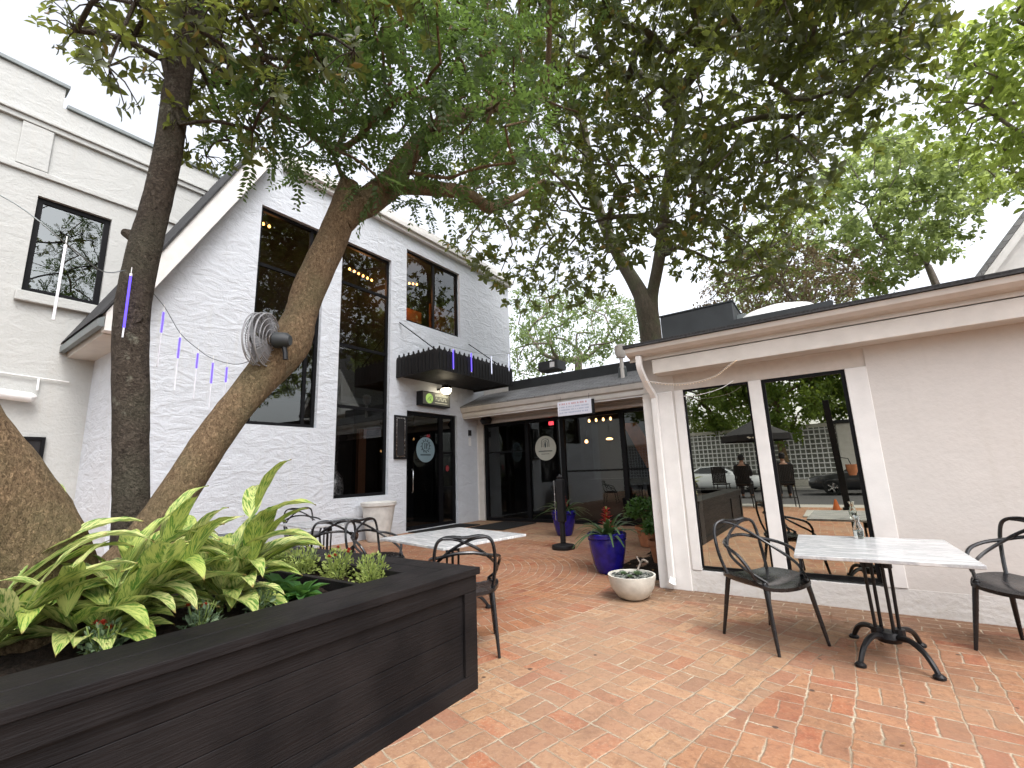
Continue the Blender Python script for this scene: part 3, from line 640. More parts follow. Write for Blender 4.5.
# inside
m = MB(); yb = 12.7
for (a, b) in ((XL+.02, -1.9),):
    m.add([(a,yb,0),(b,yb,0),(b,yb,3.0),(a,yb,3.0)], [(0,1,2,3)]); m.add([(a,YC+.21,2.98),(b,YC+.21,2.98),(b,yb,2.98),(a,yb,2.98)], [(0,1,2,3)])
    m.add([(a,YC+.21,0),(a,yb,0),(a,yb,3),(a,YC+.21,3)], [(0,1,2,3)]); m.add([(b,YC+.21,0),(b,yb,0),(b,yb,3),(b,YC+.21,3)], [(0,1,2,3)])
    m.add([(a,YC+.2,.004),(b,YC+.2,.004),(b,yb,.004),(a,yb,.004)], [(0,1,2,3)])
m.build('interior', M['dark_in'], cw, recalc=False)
m = MB(); m.box(-5.9, -4.5, 12.5, 12.6, .5, 2.7); m.box(-4.1, -2.2, 12.52, 12.6, .9, 2.7); m.build('interior_panel', M['grey_in'], cw)
m = MB(); m.box(-5.8, -4.6, 11.9, 12.3, 0, 1.05); m.box(-5.85, -4.55, 11.85, 12.35, 1.052, 1.1); m.build('bar_counter', M['dark_in'], cw)
m = MB(); m.prism([(-4.75,2.6),(-4.35,2.6),(-3.55,.9),(-3.95,.9)], 12.1, 12.2, 'y'); m.build('interior_brace', M['wood_in'], cw)

def pend(name, label, cat, loc, parts):
    t = empty(name, label, cat, loc)
    for nm, mb, mt in parts: mb.build(nm, mt, t)
    return t
glow = emit('lamp_glow', (1,.50,.18), 5)
pend('pendant_lamp', 'small lit pendant lamp behind the shopfront glass left of the dim grey panel', 'pendant lamp', (-5.72, 11.75, 2.15), [('cord', MB().tube([(0,0,.05),(0,0,.82)], .008, 5), M['black_metal']), ('bulb', MB().lathe([(0,-.05),(.045,-.03),(.05,.0),(.03,.05),(0,.06)], seg=12), glow)])
pend('pendant_lamp', 'lit oval pendant lamp in front of the grey panel behind the shopfront glass', 'pendant lamp', (-5.02, 11.75, 2.18), [('cord', MB().tube([(0,0,.05),(0,0,.80)], .008, 5), M['black_metal']), ('bulb', MB().lathe([(0,-.03),(.08,-.025),(.10,.0),(.05,.03),(0,.035)], seg=12), glow)])
def chandelier(label, loc, n, w):
    t = empty('bar_chandelier', label, 'chandelier', loc, group='chandeliers behind the shopfront')
    m = MB(); m.tube([(-w,0,.08),(w,0,.08)], .012, 6); m.tube([(0,0,.08),(0,0,2.98-loc[2])], .01, 6); m.build('rod', M['black_metal'], t)
    for k in range(n): MB().lathe([(0,-.04),(.03,-.02),(.035,.01),(.015,.06)], (-w+2*w*k/(n-1),0,0), 10).build('bulb', glow, t)
chandelier('chandelier with warm bulbs glowing right below the notice board', (-5.2, 11.6, 2.70), 4, .32)
chandelier('chandelier with warm bulbs glowing behind the right end of the shopfront', (-3.62, 11.7, 2.36), 4, .22)
pend('exit_light', 'small red light glowing above the shopfront door', 'exit light', (-6.58, 11.3, 2.72), [('lens', MB().box(-.07,.07,-.02,.02,-.05,.05), emit('red_glow', (1,.06,.08), 2.0)), ('bracket', MB().box(-.08,.08,.021,.05,-.06,.262), M['black_metal'])])

# ================================================================== wing on the right (front wall y = 5.57)
YR = 5.57
rw = empty('stucco_wing', 'low rose white stucco wing with two tall mirrored panes at the right', 'building', (2, YR, 0))
P1, P2 = (-1.40,-.69,.25,2.275), (-.565,.185,.25,2.275)
m = MB(); wall(m, 'y', YR, YR+.22, -1.87, 9, .22, 2.9, [(-1.5,.36,.22,2.46)])
m.box(-1.87, -1.65, YR+.222, 10.13, 0, 2.9); m.box(-1.86, -1.65, 10.14, 12.7, 0, 3.0); m.build('wall', M['stucco'], rw)
m = MB(); m.box(-1.885, 9, YR-.003, YR+.2, -.02, .2195); m.build('base_course', M['base_brick'], rw)
m = MB()   # timber surround of the panes
for a, b in ((-1.5,-1.40),(-.69,-.565),(.185,.36)): m.box(a, b, YR-.010, YR+.10, .224, 2.275)
m.build('pane_surround', M['trim'], rw, bevel=.005)
MB().box(-1.5, .36, YR+.012, YR+.10, 2.277, 2.46).build('pane_header', M['soffit'], rw)  # soffit beige paints the eave's shade into the recessed header's colour
m = MB(); m.box(-1.885, -1.52, YR-.035, YR-.002, .0, 2.27); m.build('corner_board', M['trim'], rw, bevel=.006)
for i, p in enumerate((P1, P2)):
    f = frame(MB(), 'y', YR+.015, YR+.06, p[0]+.001, p[1]-.001, p[2], p[3]-.001, .02 if i == 0 else .034).build('window', M['black_frame'], rw)
    pane('y', YR+.03, p[0]+.01, p[1]-.01, p[2]+.01, p[3]-.01, M['glassR'], f)
m = MB(); m.add([(-1.6,YR+1.2,0),(1,YR+1.2,0),(1,YR+1.2,2.8),(-1.6,YR+1.2,2.8)], [(0,1,2,3)]); m.build('interior', M['dark_in'], rw, recalc=False)
m = MB(); m.box(-1.66, 9.2, 5.33, YR-.003, 2.475, 2.645); m.build('frieze_board', M['trim_warm'], rw, bevel=.005)
m = MB(); m.prism([(5.325,2.655),(5.325,2.70),(5.24,2.715),(5.20,2.75),(5.19,2.80),(5.215,2.80),(5.222,2.76),(5.25,2.73),(5.345,2.73),(5.345,2.655)], -1.93, 9.2, 'x'); m.build('gutter', M['gutter'], rw)
m = MB(); m.prism([(5.17,2.806),(5.17,2.845),(9.5,3.62),(9.7,3.5),(9.7,3.4),(9.5,3.55),(5.60,2.806)], -1.95, 9.2, 'x'); m.build('roof', M['roof'], rw)
m = MB()   # downspout
m.tube(spline([(-1.79,5.26,2.70),(-1.79,5.27,2.55),(-1.76,5.40,2.36),(-1.72,5.485,2.22),(-1.72,5.49,2.0),(-1.72,5.49,.22),(-1.715,5.46,.12),(-1.71,5.38,.075)],3), .042, 4)
m.build('downspout', M['trim'], rw)
rw2 = None
for root in (gb, lb, cw, rw):
    for ch in root.children: ch.matrix_parent_inverse = Matrix.Translation(-Vector(root.location))

# rooftop pieces
t = empty('rooftop_unit', 'black sheet metal unit on the low roof left of the skylight', 'air unit', (-1.38, 7.0, 3.04))
MB().box(-.50,.50,-.35,.45,-.02,.55).build('cabinet', M['hvac'], t, bevel=.01)
MB().box(-.51,.51,-.36,.46,.552,.57).build('lid', M['hvac'], t); MB().box(.502,.62,-.1,.4,-.02,.42).build('side_box', M['hvac_grey'], t)
t = empty('skylight_dome', 'milky white domed skylight on the low roof', 'skylight', (-.36, 6.6, 3.12)); t.scale = (1.3,1.1,1)
MB().box(-.44,.44,-.44,.44,-.12,.05).build('curb', M['hvac'], t)
MB().lathe([(.40,.052),(.38,.10),(.30,.18),(.16,.235),(0,.25)], seg=32).build('dome', M['dome'], t)
t = empty('roof_vent', 'beige mushroom vent on a pale elbow at the corner of the low roof', 'vent', (-3.2, 8.9, 3.35))
for nm, mb, mt in (('hood', MB().lathe([(0,.30),(.10,.33),(.15,.45),(.15,.62),(.10,.66),(0,.67)], seg=20), M['gutter']), ('stem', MB().tube([(0,0,-.5),(0,0,.31)], .05, 10), M['gutter']), ('elbow', MB().tube([(.0,.03,.1),(-.1,.25,-.2),(-.2,.6,-.32)], [.09,.13,.14], 12), M['hvac_grey'])): mb.build(nm, mt, t)
t.location = (-4.05, 10.6, 3.76)
t = empty('roof_box', 'small black box with a pale panel on the entrance roof', 'roof box', (-6.45, 11.3, 4.26))
MB().box(-.35,.3,-.2,.3,0,.26).build('case', M['hvac'], t); MB().box(.05,.2,-.215,-.2,.05,.2).build('panel', M['white_plastic'], t)
# ------------------------------------------------------------------ fixtures on the walls
t = empty('door_canopy', 'charcoal metal canopy with a toothed top edge over the left door', 'canopy', (XL+.003, 7.6, 3.86))
m = MB(); m.box(0,1.43,0,.05,0,.46); m.box(1.431,1.48,0,3.12,0,.46); m.box(0,1.43,3.07,3.12,0,.46); m.box(0,1.428,.052,3.068,.05,.11); m.build('fascia', M['canopy'], t)
m = MB()
def teeth(n, w):
    q = [(0,.462),(n*w,.462)]
    for k in range(n-1,-1,-1): q += [(k*w+w*.95,.485),(k*w+w*.80,.53),(k*w+w*.62,.515),(k*w+w*.5,.60),(k*w+w*.38,.515),(k*w+w*.2,.53),(k*w+w*.05,.485)]
    return q
MB().prism(teeth(8,.178), .0, .045, 'y').build('cresting', M['canopy'], t)
MB().prism(teeth(17,.183), 1.435, 1.475, 'x').build('cresting', M['canopy'], t)
m = MB()
for k in range(11): m.box(.06+k*.125, .085+k*.125, -.012, -.001, .03, .43)
for k in range(24): m.box(1.481, 1.493, .06+k*.128, .085+k*.128, .03, .43)
m.build('rib', M['black_metal'], t)
for y in (.1, 2.9): MB().tube([(0,y,1.52),(1.40,y,.47)], .016, 6).build('tie_rod', M['black_metal'], t)
t = empty('light_box_sign', 'grey light box sign with a green round logo over the left door', 'sign', (XL+.003, 8.3, 3.22))
MB().box(0,.22,0,1.08,0,.38).build('case', M['black_metal'], t, bevel=.01)
M['sign_face'] = simple('sign_face', (.16,.165,.15), .4, .4, var=.08)
M['sign_green'] = emit('sign_green', (.42,.62,.16), .55); M['sign_text'] = emit('sign_text', (.85,.80,.55), .5)
f = MB().box(.221,.228,.03,1.05,.03,.35).build('face', M['sign_face'], t)
m = MB(); m.lathe([(0,0),(.135,0),(.135,.003),(0,.003)], seg=28); m.v = [(.2285+a[2], .26+a[0], .19+a[1]) for a in m.v]; lg = m.build('logo', M['sign_green'], f)
m = MB(); m.tube([(.234,.18,.12),(.234,.25,.22),(.234,.33,.26),(.234,.30,.15),(.234,.24,.13)], .008, 4); m.tube([(.234,.33,.1),(.234,.26,.2)], .007, 4); m.build('leaf_mark', M['sign_face'], lg)
m = MB(); random.seed(3)
y = .48
for k, w in enumerate((.05,.04,.05,.045,.04,.05,.05,.04)): m.box(.2285,.232,y,y+w,.265,.315); y += w + .017
y = .50
for k in range(6): m.box(.2285,.232,y,y+.014,.15,.235); m.box(.2285,.232,y+.0145,y+.05,.15 if k%2 else .215,.168 if k%2 else .235); y += .075
m.box(.2285,.232,.47,.95,.085,.10); m.build('lettering', M['sign_text'], f)
t = empty('flood_lamp', 'lit white wall lamp glowing above the light box sign', 'wall lamp', (XL+.003, 9.1, 3.74))
MB().tube([(0,0,.0),(.26,0,.04)], .025, 8).build('arm', M['black_metal'], t)
MB().lathe([(0,.10),(.10,.09),(.15,.03),(.155,-.02)], (.34,0,0), 20).build('hood', M['chrome'], t)
MB().lathe([(.145,-.025),(.14,-.09),(.09,-.15),(0,-.17)], (.34,0,0), 20).build('globe', emit('flood_glow', (1,.86,.62), 9), t)
t = empty('menu_case', 'black menu case with a silver inner border left of the door', 'menu case', (XL+.003, 7.55, 1.80))
frame(MB(), 'x', 0, .045, 0, .40, 0, 1.10, .05).build('frame', M['black_metal'], t)
frame(MB(), 'x', .0, .038, .052, .348, .052, 1.048, .028).build('border', M['chrome'], t); MB().box(0,.03,.081,.319,.081,1.019).build('board', M['dark_in'], t)
for nm, loc, lab in (('wall_speaker', (-8.42, YC-.24, 2.93), 'black oval speaker under the entrance gutter at the corner'), ('wall_speaker', (-2.95, 10.4, 2.90), 'black oval speaker under the entrance gutter beside the stucco wing')):
    t = empty(nm, lab, 'speaker', loc, group='speakers under the entrance gutter')
    MB().lathe([(0,-.12),(.13,-.11),(.19,0),(.13,.11),(0,.12)], seg=20, sx=1.15, sy=.7).build('shell', M['black_metal'], t)
    MB().box(-.03,.03,.05,.16,.02,.12).build('bracket', M['black_metal'], t)
t = empty('doorbell_panel', 'small dark keypad above a white plate on the pilaster between the doors', 'keypad', (XL+.004, 10.45, 2.25))
MB().box(0,.03,-.06,.06,.25,.42).build('keypad', M['dark_in'], t); MB().box(0,.02,-.05,.05,-.05,.2).build('plate', M['white_plastic'], t)
# notice board hung under the gutter
t = empty('notice_board', 'white notice board with rows of lettering hung under the entrance gutter', 'notice', (-5.15, 10.02, 2.72))
MB().box(-.47,.47,0,.03,0,.36).build('board', simple('notice_white', (.82,.83,.90), .5, .3, var=.02), t)
MB().box(.472,.54,.0,.035,-.03,.34).build('side_bracket', M['black_metal'], t)
m = MB(); random.seed(11)
x = -.42
while x < .38: w = random.uniform(.02,.05); m.box(x, x+w, -.004, 0, .275, .315); x += w + random.choice((.012,.012,.04))
m.build('red_lettering', simple('red_ink', (.66,.42,.46), .6), t)
m = MB()
for z in (.20, .13, .06):
    x = -.42
    while x < .38: w = random.uniform(.015,.04); m.box(x, x+w, -.004, 0, z, z+.032); x += w + random.choice((.010,.010,.03))
m.build('blue_lettering', simple('blue_ink', (.52,.56,.68), .6), t)
for x in (-.4,.4): MB().tube([(x,.015,.36),(x,.05,.50)], .005, 5).build('hanger', M['black_metal'], t)
# black post with round base
t = empty('sanitizer_post', 'black post on a round base between the two cobalt pots', 'post', (-4.20, 7.42, 0))
MB().lathe([(.20,0),(.21,.03),(.20,.07),(.10,.09),(.06,.10)], seg=32).build('base', M['black_metal'], t)
MB().tube([(0,0,.08),(0,0,1.0)], .05, 14).build('pole', M['black_metal'], t)
m = MB(); m.box(-.07,.07,-.055,.06,.46,1.22); m.build('dispenser', M['black_metal'], t, bevel=.02)
MB().lathe([(.05,1.222),(.055,1.26),(.03,1.28),(.02,1.30)], seg=14).build('pump', M['black_metal'], t); MB().tube([(-.09,-.065,.5),(-.09,-.065,1.2)], .006, 5).build('edge_trim', M['chrome'], t)
t = tag(MB().box(-7.95,-6.85,9.15,10.7,.004,.022).build('door_mat', M['mat'], bevel=.005), 'black rubber door mat on the bricks before the shopfront door', 'door mat')
tag(MB().box(XL+.05, -8.15, 8.0, 9.9, .004, .02).build('door_mat', M['mat'], bevel=.005), 'black rubber door mat at the foot of the left glass door', 'door mat')
# warm fairy lights and a white cable along the right eave
t = empty('fairy_lights', 'string of tiny warm fairy lights looped under the right eave', 'fairy lights', (-1.7, 5.3, 2.5))
A = [(-1.75,5.3,2.40),(-1.5,5.36,2.335),(-1.25,5.36,2.31),(-1.0,5.34,2.34),(-.85,5.32,2.42),(-.74,5.315,2.49)]
A = spline(A, 8); m = MB(); m.tube([(p[0]+1.7,p[1]-5.3,p[2]-2.5) for p in A], .004, 5); m.build('wire', M['gutter'], t)
m = MB()
for p in A: m.lathe([(0,-.004),(.0035,0),(0,.004)], (p[0]+1.7, p[1]-5.3, p[2]-2.512), 5)
o = m.build('bulbs', emit('fairy_glow', (1,.72,.45), 1.2), t); o.name = 'bulb_chain'

# ------------------------------------------------------------------ planter
pb = empty('planter_box', 'large black boarded planter box with a broad plank rim', 'planter', (-3.4, .4, 0))
PX0, PX1, PY0, PY1, PZ = -4.75, -2.12, -1.8, 2.52, .75
m = MB()
for x0, x1, y0, y1 in ((PX1-.06,PX1-.022,PY0+.04,PY1-.04),(PX0+.022,PX0+.06,PY0+.04,PY1-.04)):
    for k in range(4): m.box(x0, x1, y0, y1, .012+k*.172, .012+k*.172+.170)
for y0, y1 in ((PY1-.06,PY1-.022),(PY0+.022,PY0+.06)):
    for k in range(4): m.box(PX0+.061, PX1-.061, y0, y1, .012+k*.172, .012+k*.172+.170)
m.build('side_board', M['boards'], pb, bevel=.003)
m = MB()
for (x0,x1) in ((PX1-.021,PX1),(PX0,PX0+.021)):
    m.box(x0,x1,PY0,PY1,0,.10); m.box(x0,x1,PY0,PY1,.602,.70)
    for y in (PY0, -.6, PY1-.12): m.box(x0,x1,y,y+.12,.102,.60)
for (y0,y1) in ((PY1-.021,PY1-.001),(PY0+.001,PY0+.021)):
    m.box(PX0+.022,PX1-.022,y0,y1,0,.10); m.box(PX0+.022,PX1-.022,y0,y1,.602,.70)
    for x in (PX0+.022, -3.4, PX1-.142): m.box(x,x+.12,y0,y1,.102,.60)
m.build('frame_trim', M['boards'], pb, bevel=.003)
m = MB(); g = .006; z0, z1 = .705, PZ
for k in range(2):
    o = k*.186; w = .18
    m.box(PX1-.0+.02-w-o, PX1+.02-o, PY0-.02+o, PY1+.02-o, z0, z1); m.box(PX0-.02+o, PX0-.02+w+o, PY0-.02+o, PY1+.02-o, z0, z1)
    for (a, b) in ((PY1+.02-w-o, PY1+.02-o), (PY0-.02+o, PY0-.02+w+o)): m.box(PX0-.02+w+o+.001, PX1+.02-w-o-.001, a, b, z0, z1)
m.build('rim', M['boards'], pb, bevel=.004)
m = MB(); m.box(PX0+.061, PX1-.07, 1.86, 1.90, .40, .73); m.build('divider', M['boards'], pb, bevel=.003)
for ch in pb.children: ch.matrix_parent_inverse = Matrix.Translation(-Vector(pb.location))
# mulch with a crumbly surface
def mound(name, x0, x1, y0, y1, z, amp, mat, nx=60, ny=60, seed=1):
    rnd = random.Random(seed); m = MB(); vs = []
    for j in range(ny+1):
        for i in range(nx+1):
            vs.append((x0+(x1-x0)*i/nx, y0+(y1-y0)*j/ny, z + amp*rnd.uniform(-1,1) + amp*2*sin(i*.35+seed)*sin(j*.27)))
    m.add(vs, [(j*(nx+1)+i, j*(nx+1)+i+1, (j+1)*(nx+1)+i+1, (j+1)*(nx+1)+i) for j in range(ny) for i in range(nx)], True)
    return tag(m.build(name, mat), kind='stuff')
tag(mound('planter_soil', PX0+.065, PX1-.065, PY0+.065, PY1-.065, .645, .012, M['soil'], 90, 130), 'dark mulch filling the planter box', 'soil')
tag(mound('mulch_bed', -2.72, -1.90, 5.85, 10.0, .012, .010, M['soil'], 40, 80, 4), 'dark mulch bed along the side of the stucco wing', 'mulch')

# ------------------------------------------------------------------ leaves
def leaf_mesh(name, P, D, N, L, Wd, mat, parent=None, bend=.25, tmpl='oval', uv=False, fold=.15, seed=0):
    """many small leaves in one mesh: P base, D direction, N upper side, L length, Wd width"""
    P, D, N, L, Wd = [np.asarray(a, float) for a in (P, D, N, L, Wd)]
    n = len(P)
    D /= np.linalg.norm(D, axis=1, keepdims=True) + 1e-9
    Sd = np.cross(D, N); Sd /= np.linalg.norm(Sd, axis=1, keepdims=True) + 1e-9
    N = np.cross(Sd, D)
    if tmpl == 'oval':    # s along, w half width, centre line folded
        T = [(0,0,0),(.38,.5,1),(.38,0,0),(.38,-.5,1),(.74,.36,1),(.74,0,0),(.74,-.36,1),(1,0,0)]
        Fc = [(0,2,1),(0,3,2),(1,2,5,4),(2,3,6,5),(4,5,7),(5,6,7)]
    else:                 # quad leaflet
        T = [(0,0,0),(.45,.5,1),(1,0,0),(.45,-.5,1)]; Fc = [(0,3,2,1)]
    k = len(T); V = np.zeros((n, k, 3))
    for i, (s_, w_, e_) in enumerate(T):
        V[:, i] = P + D*(L*s_)[:,None] + Sd*(Wd*w_)[:,None] + N*(Wd*fold*e_ - L*bend*s_*s_)[:,None]
    me = bpy.data.meshes.new(name)
    lens = [len(f) for f in Fc]; flat = np.array([i for f in Fc for i in f])
    loops = (np.arange(n)[:,None]*k + flat[None,:]).ravel()
    me.vertices.add(n*k); me.vertices.foreach_set('co', V.ravel())
    me.loops.add(len(loops)); me.loops.foreach_set('vertex_index', loops.astype(np.int32))
    ls = np.tile(np.array(lens), n); st = np.concatenate([[0], np.cumsum(ls)[:-1]])
    me.polygons.add(len(ls)); me.polygons.foreach_set('loop_start', st.astype(np.int32))
    me.update(calc_edges=True)
    if tmpl == 'oval': me.polygons.foreach_set('use_smooth', [True]*len(ls))
    at = me.attributes.new('rnd', 'FLOAT', 'POINT')
    rr = np.random.RandomState(seed).rand(n); at.data.foreach_set('value', np.repeat(rr, k))
    me.materials.append(mat); me.validate()
    o = bpy.data.objects.new(name, me); COL.objects.link(o)
    if parent is not None: o.parent = parent
    return o
def rand_dir(R, n):
    v = R.normal(size=(n,3)); return v/np.linalg.norm(v, axis=1, keepdims=True)
def whorls(C, rad, per, leaves, L, seed, up=.5, flat=1.0):
    """rosettes of big leaves at twig ends (magnolia): returns leaf arrays and twig ends"""
    R = np.random.RandomState(seed); P, D, N, Ls, tw = [], [], [], [], []
    for c in C:
        c = np.array(c)
        for _ in range(per):
            d = rand_dir(R, 1)[0]; e = c + d*np.array([1,1,flat])*rad*R.uniform(.35,1.0); tw.append((c, e))
            ax = d*.6 + np.array([0,0,up]) + R.normal(size=3)*.3; ax /= np.linalg.norm(ax)
            b = np.cross(ax, [.3,.5,.81]); b /= np.linalg.norm(b); b2 = np.cross(ax, b)
            ph = R.uniform(0, 6.3)
            for k in range(leaves):
                a = ph + k*2.4 + R.uniform(-.3,.3); ra = b*cos(a) + b2*sin(a)
                el = R.uniform(.05,.75); dd = ra*cos(el) + ax*sin(el)
                P.append(e - ax*.03*k*.3); D.append(dd); N.append(ax*cos(el) - ra*sin(el) + R.normal(size=3)*.15); Ls.append(L*R.uniform(.65,1.15))
    return np.array(P), np.array(D), np.array(N), np.array(Ls), tw
def scatter(C, rad, per, L, seed, flat=.8, droop=.3):
    R = np.random.RandomState(seed); C = np.array(C); n = len(C)*per
    c = np.repeat(C, per, 0); r = np.repeat(np.asarray(rad)*np.ones(len(C)), per)
    # sub-clumps keep the crown open
    sub = rand_dir(R, len(C)*7).reshape(len(C), 7, 3)*np.array([1,1,flat])*R.uniform(.3,1,(len(C),7,1))
    pick = sub[np.repeat(np.arange(len(C)), per), R.randint(0,7,n)]
    P = c + (pick + rand_dir(R, n)*R.uniform(.05,.42,(n,1)))*r[:,None]
    D = rand_dir(R, n) + np.array([0,0,-droop]); N = rand_dir(R, n)*.8 + np.array([0,0,.8])
    return P, D, N, L*R.uniform(.6,1.2,n)
def sprays(C, rad, per, nl, L, seed, droop=.35):
    """feathery sprays: a rachis with paired leaflets"""
    R = np.random.RandomState(seed); P, D, N, Ls = [], [], [], []
    for c in C:
        for _ in range(per):
            d0 = rand_dir(R,1)[0]; s0 = np.array(c) + d0*rad*R.uniform(.1,.9)
            d = d0*.7 + R.normal(size=3)*.5; d[2] -= droop; d /= np.linalg.norm(d)
            up = np.array([0,0,1.]) - d*d[2] + R.normal(size=3)*.25; up /= np.linalg.norm(up); sd = np.cross(d, up)
            ln = R.uniform(.25,.5)
            for k in range(nl):
                u = (k+1)/nl; q = s0 + d*ln*u + np.array([0,0,-.06*ln*u*u])
                for sg in (-1,1):
                    P.append(q); D.append(sd*sg*.9 + d*.55 + R.normal(size=3)*.12); N.append(up + R.normal(size=3)*.2); Ls.append(L*R.uniform(.7,1.1)*(1.1-.4*u))
    return np.array(P), np.array(D), np.array(N), np.array(Ls)
def branches(root_pts, root_r, C, rmax, mat, parent, name='limb', seed=0, tips=None, rmin=.008, mid=.18):
    """limbs from the trunk out to every leaf clump: nearest-parent tree with pipe-model radii"""
    rnd = random.Random(seed)
    nodes = [Vector(p) for p in root_pts]; par = [-1]*len(nodes); cost = [0]*len(nodes)
    todo = [Vector(c) for c in C]; nr = len(nodes)
    D = [min(((t-nodes[j]).length + .25*cost[j], j) for j in range(nr)) for t in todo]
    left = set(range(len(todo)))
    while left:
        i = min(left, key=lambda q: D[q][0]); left.discard(i); j = D[i][1]
        nodes.append(todo[i]); par.append(j); cost.append(cost[j] + (todo[i]-nodes[j]).length); k = len(nodes)-1
        for q in left:
            d = (todo[q]-nodes[k]).length + .25*cost[k]
            if d < D[q][0]: D[q] = (d, k)
    cnt = [1]*len(nodes)
    for i in range(len(nodes)-1, nr-1, -1):
        if par[i] >= 0: cnt[par[i]] += cnt[i]
    tot = max(cnt[nr:] or [1]); m = MB()
    for i in range(nr, len(nodes)):
        a, b = nodes[par[i]], nodes[i]; L = (b-a).length
        r1 = max(rmin, rmax*sqrt(cnt[i]/tot)); r0 = max(rmin, rmax*sqrt(min(cnt[par[i]],tot)/tot)) if par[i] >= nr else r1*1.25
        r0 = min(r0, r1*1.5)
        q = a.lerp(b, .5) + Vector((rnd.uniform(-1,1), rnd.uniform(-1,1), rnd.uniform(-.3,1)))*L*mid*.5
        m.tube(spline([tuple(a), tuple(q), tuple(b)], 3), [r0+(r1-r0)*k/6 for k in range(7)], 6, caps=False)
    if tips is not None:
        for c, e in tips: m.tube([tuple(c), tuple((np.array(c)+np.array(e))/2 + np.array([0,0,.04])), tuple(e)], [rmin, rmin*.8, rmin*.5], 4, caps=False)
    return m.build(name, mat, parent, recalc=False)
def trunk_mesh(pts, seg=18, seed=0, lump=.06, n=5):
    """tapered, slightly lumpy trunk through (x,y,z,r)"""
    sp = spline(pts, n); m = MB(); rnd = random.Random(seed)
    m.tube([p[:3] for p in sp], [p[3] for p in sp], seg)
    ph = [rnd.uniform(0,6.3) for _ in range(4)]
    for i, p in enumerate(sp):
        c = Vector(p[:3])
        for k in range(seg):
            v = Vector(m.v[i*seg+k]); a = 2*pi*k/seg
            f = 1 + lump*(sin(2*a+ph[0]+i*.21)*.5 + sin(3*a+ph[1]-i*.33)*.35 + sin(5*a+ph[2]+i*.6)*.2) + rnd.uniform(-.02,.02)
            m.v[i*seg+k] = tuple(c + (v-c)*f)
    return m

MAG1 = [(-2.87,1.78,5.83),(-4.45,1.6,5.53),(-3.27,2.34,6.14),(-3.4,0.98,5.48),(-3.35,1.15,4.85),(-3.67,0.73,5.41),(-3.92,0.86,6.38),(-3.26,1.43,4.66),(-4.39,0.66,5.61),(-4.54,1.59,4.98),(-4.77,1.25,5.65),(-3.12,2.28,5.73),(-4.57,0.87,5.3),(-3.12,1.66,5.53),(-4.07,1.66,4.93),(-2.91,1.33,4.97),(-3.71,2.38,6.11),(-4.89,1.06,5.82),(-3.15,1.41,5.06),(-3.61,1.46,5.15),(-3.19,1.36,5.79),(-3.3,1.21,5.26),(-2.27,1.17,5.02),(-3.77,0.76,5.85),(-2.9,0.74,5.11),(-4.21,1.06,4.75),(-3.12,0.83,4.45),(-3.26,0.99,4.83),(-3.45,1.31,5.92),(-3.11,1.76,6.31),(-3.01,1.63,4.93),(-3.51,1.54,5.88),(-4.07,1.14,4.32),(-3.91,0.67,5.88),(-4.72,0.9,6.15),(-2.58,1.67,5.21),(-3.04,2.58,6.54),(-2.59,2.43,6.39),(-2.79,2.27,6.46),(-3.36,0.96,5.09),(-3.52,2.78,6.25),(-3.9,1.34,6.13),(-2.14,2.02,5.02),(-4.25,0.71,5.82),(-5.25,1.73,4.95),(-3.66,0.86,5.46),(-3.54,0.57,4.09),(-3.14,1.61,5.85),(-4.27,2.23,5.97),(-3.85,0.95,5.48),(-2.51,1.01,5.08),(-2.55,1.9,5.99),(-3.11,2.03,6.93),(-3.47,0.64,4.61),(-3.13,1.83,4.83),(-3.18,1.06,4.46),(-2.91,0.77,4.99),(-4.36,0.49,4.87),(-3.6,1.84,5.88),(-3.23,1.24,4.9),(-3.55,1.48,4.23),(-3.15,1.44,4.29),(-2.6,2.31,6.59),(-3.12,1.0,5.39),(-3.37,1.06,6.11),(-3.1,0.9,4.37),(-3.76,0.89,5.82),(-2.93,1.78,5.36),(-2.42,1.82,5.28),(-4.73,1.75,4.9),(-3.23,1.49,5.78),(-5.12,0.7,5.37),(-3.85,0.69,6.05),(-4.84,1.54,5.79),(-3.61,1.72,5.38),(-2.03,1.47,5.26),(-4.79,1.56,5.51),(-5.13,1.51,5.4),(-2.75,1.13,4.96),(-4.25,1.02,4.98),(-3.01,2.38,6.02),(-3.97,1.54,4.98),(-4.72,1.69,5.39),(-2.94,1.35,5.69),(-4.66,0.69,5.23),(-3.17,0.94,5.52),(-2.55,1.72,4.55),(-2.91,1.31,5.89),(-3.98,0.5,4.85),(-5.05,1.47,5.59),(-2.57,2.07,6.42),(-3.33,2.29,6.76),(-2.44,1.45,5.69),(-4.35,0.93,5.52),(-3.78,1.42,6.61)]
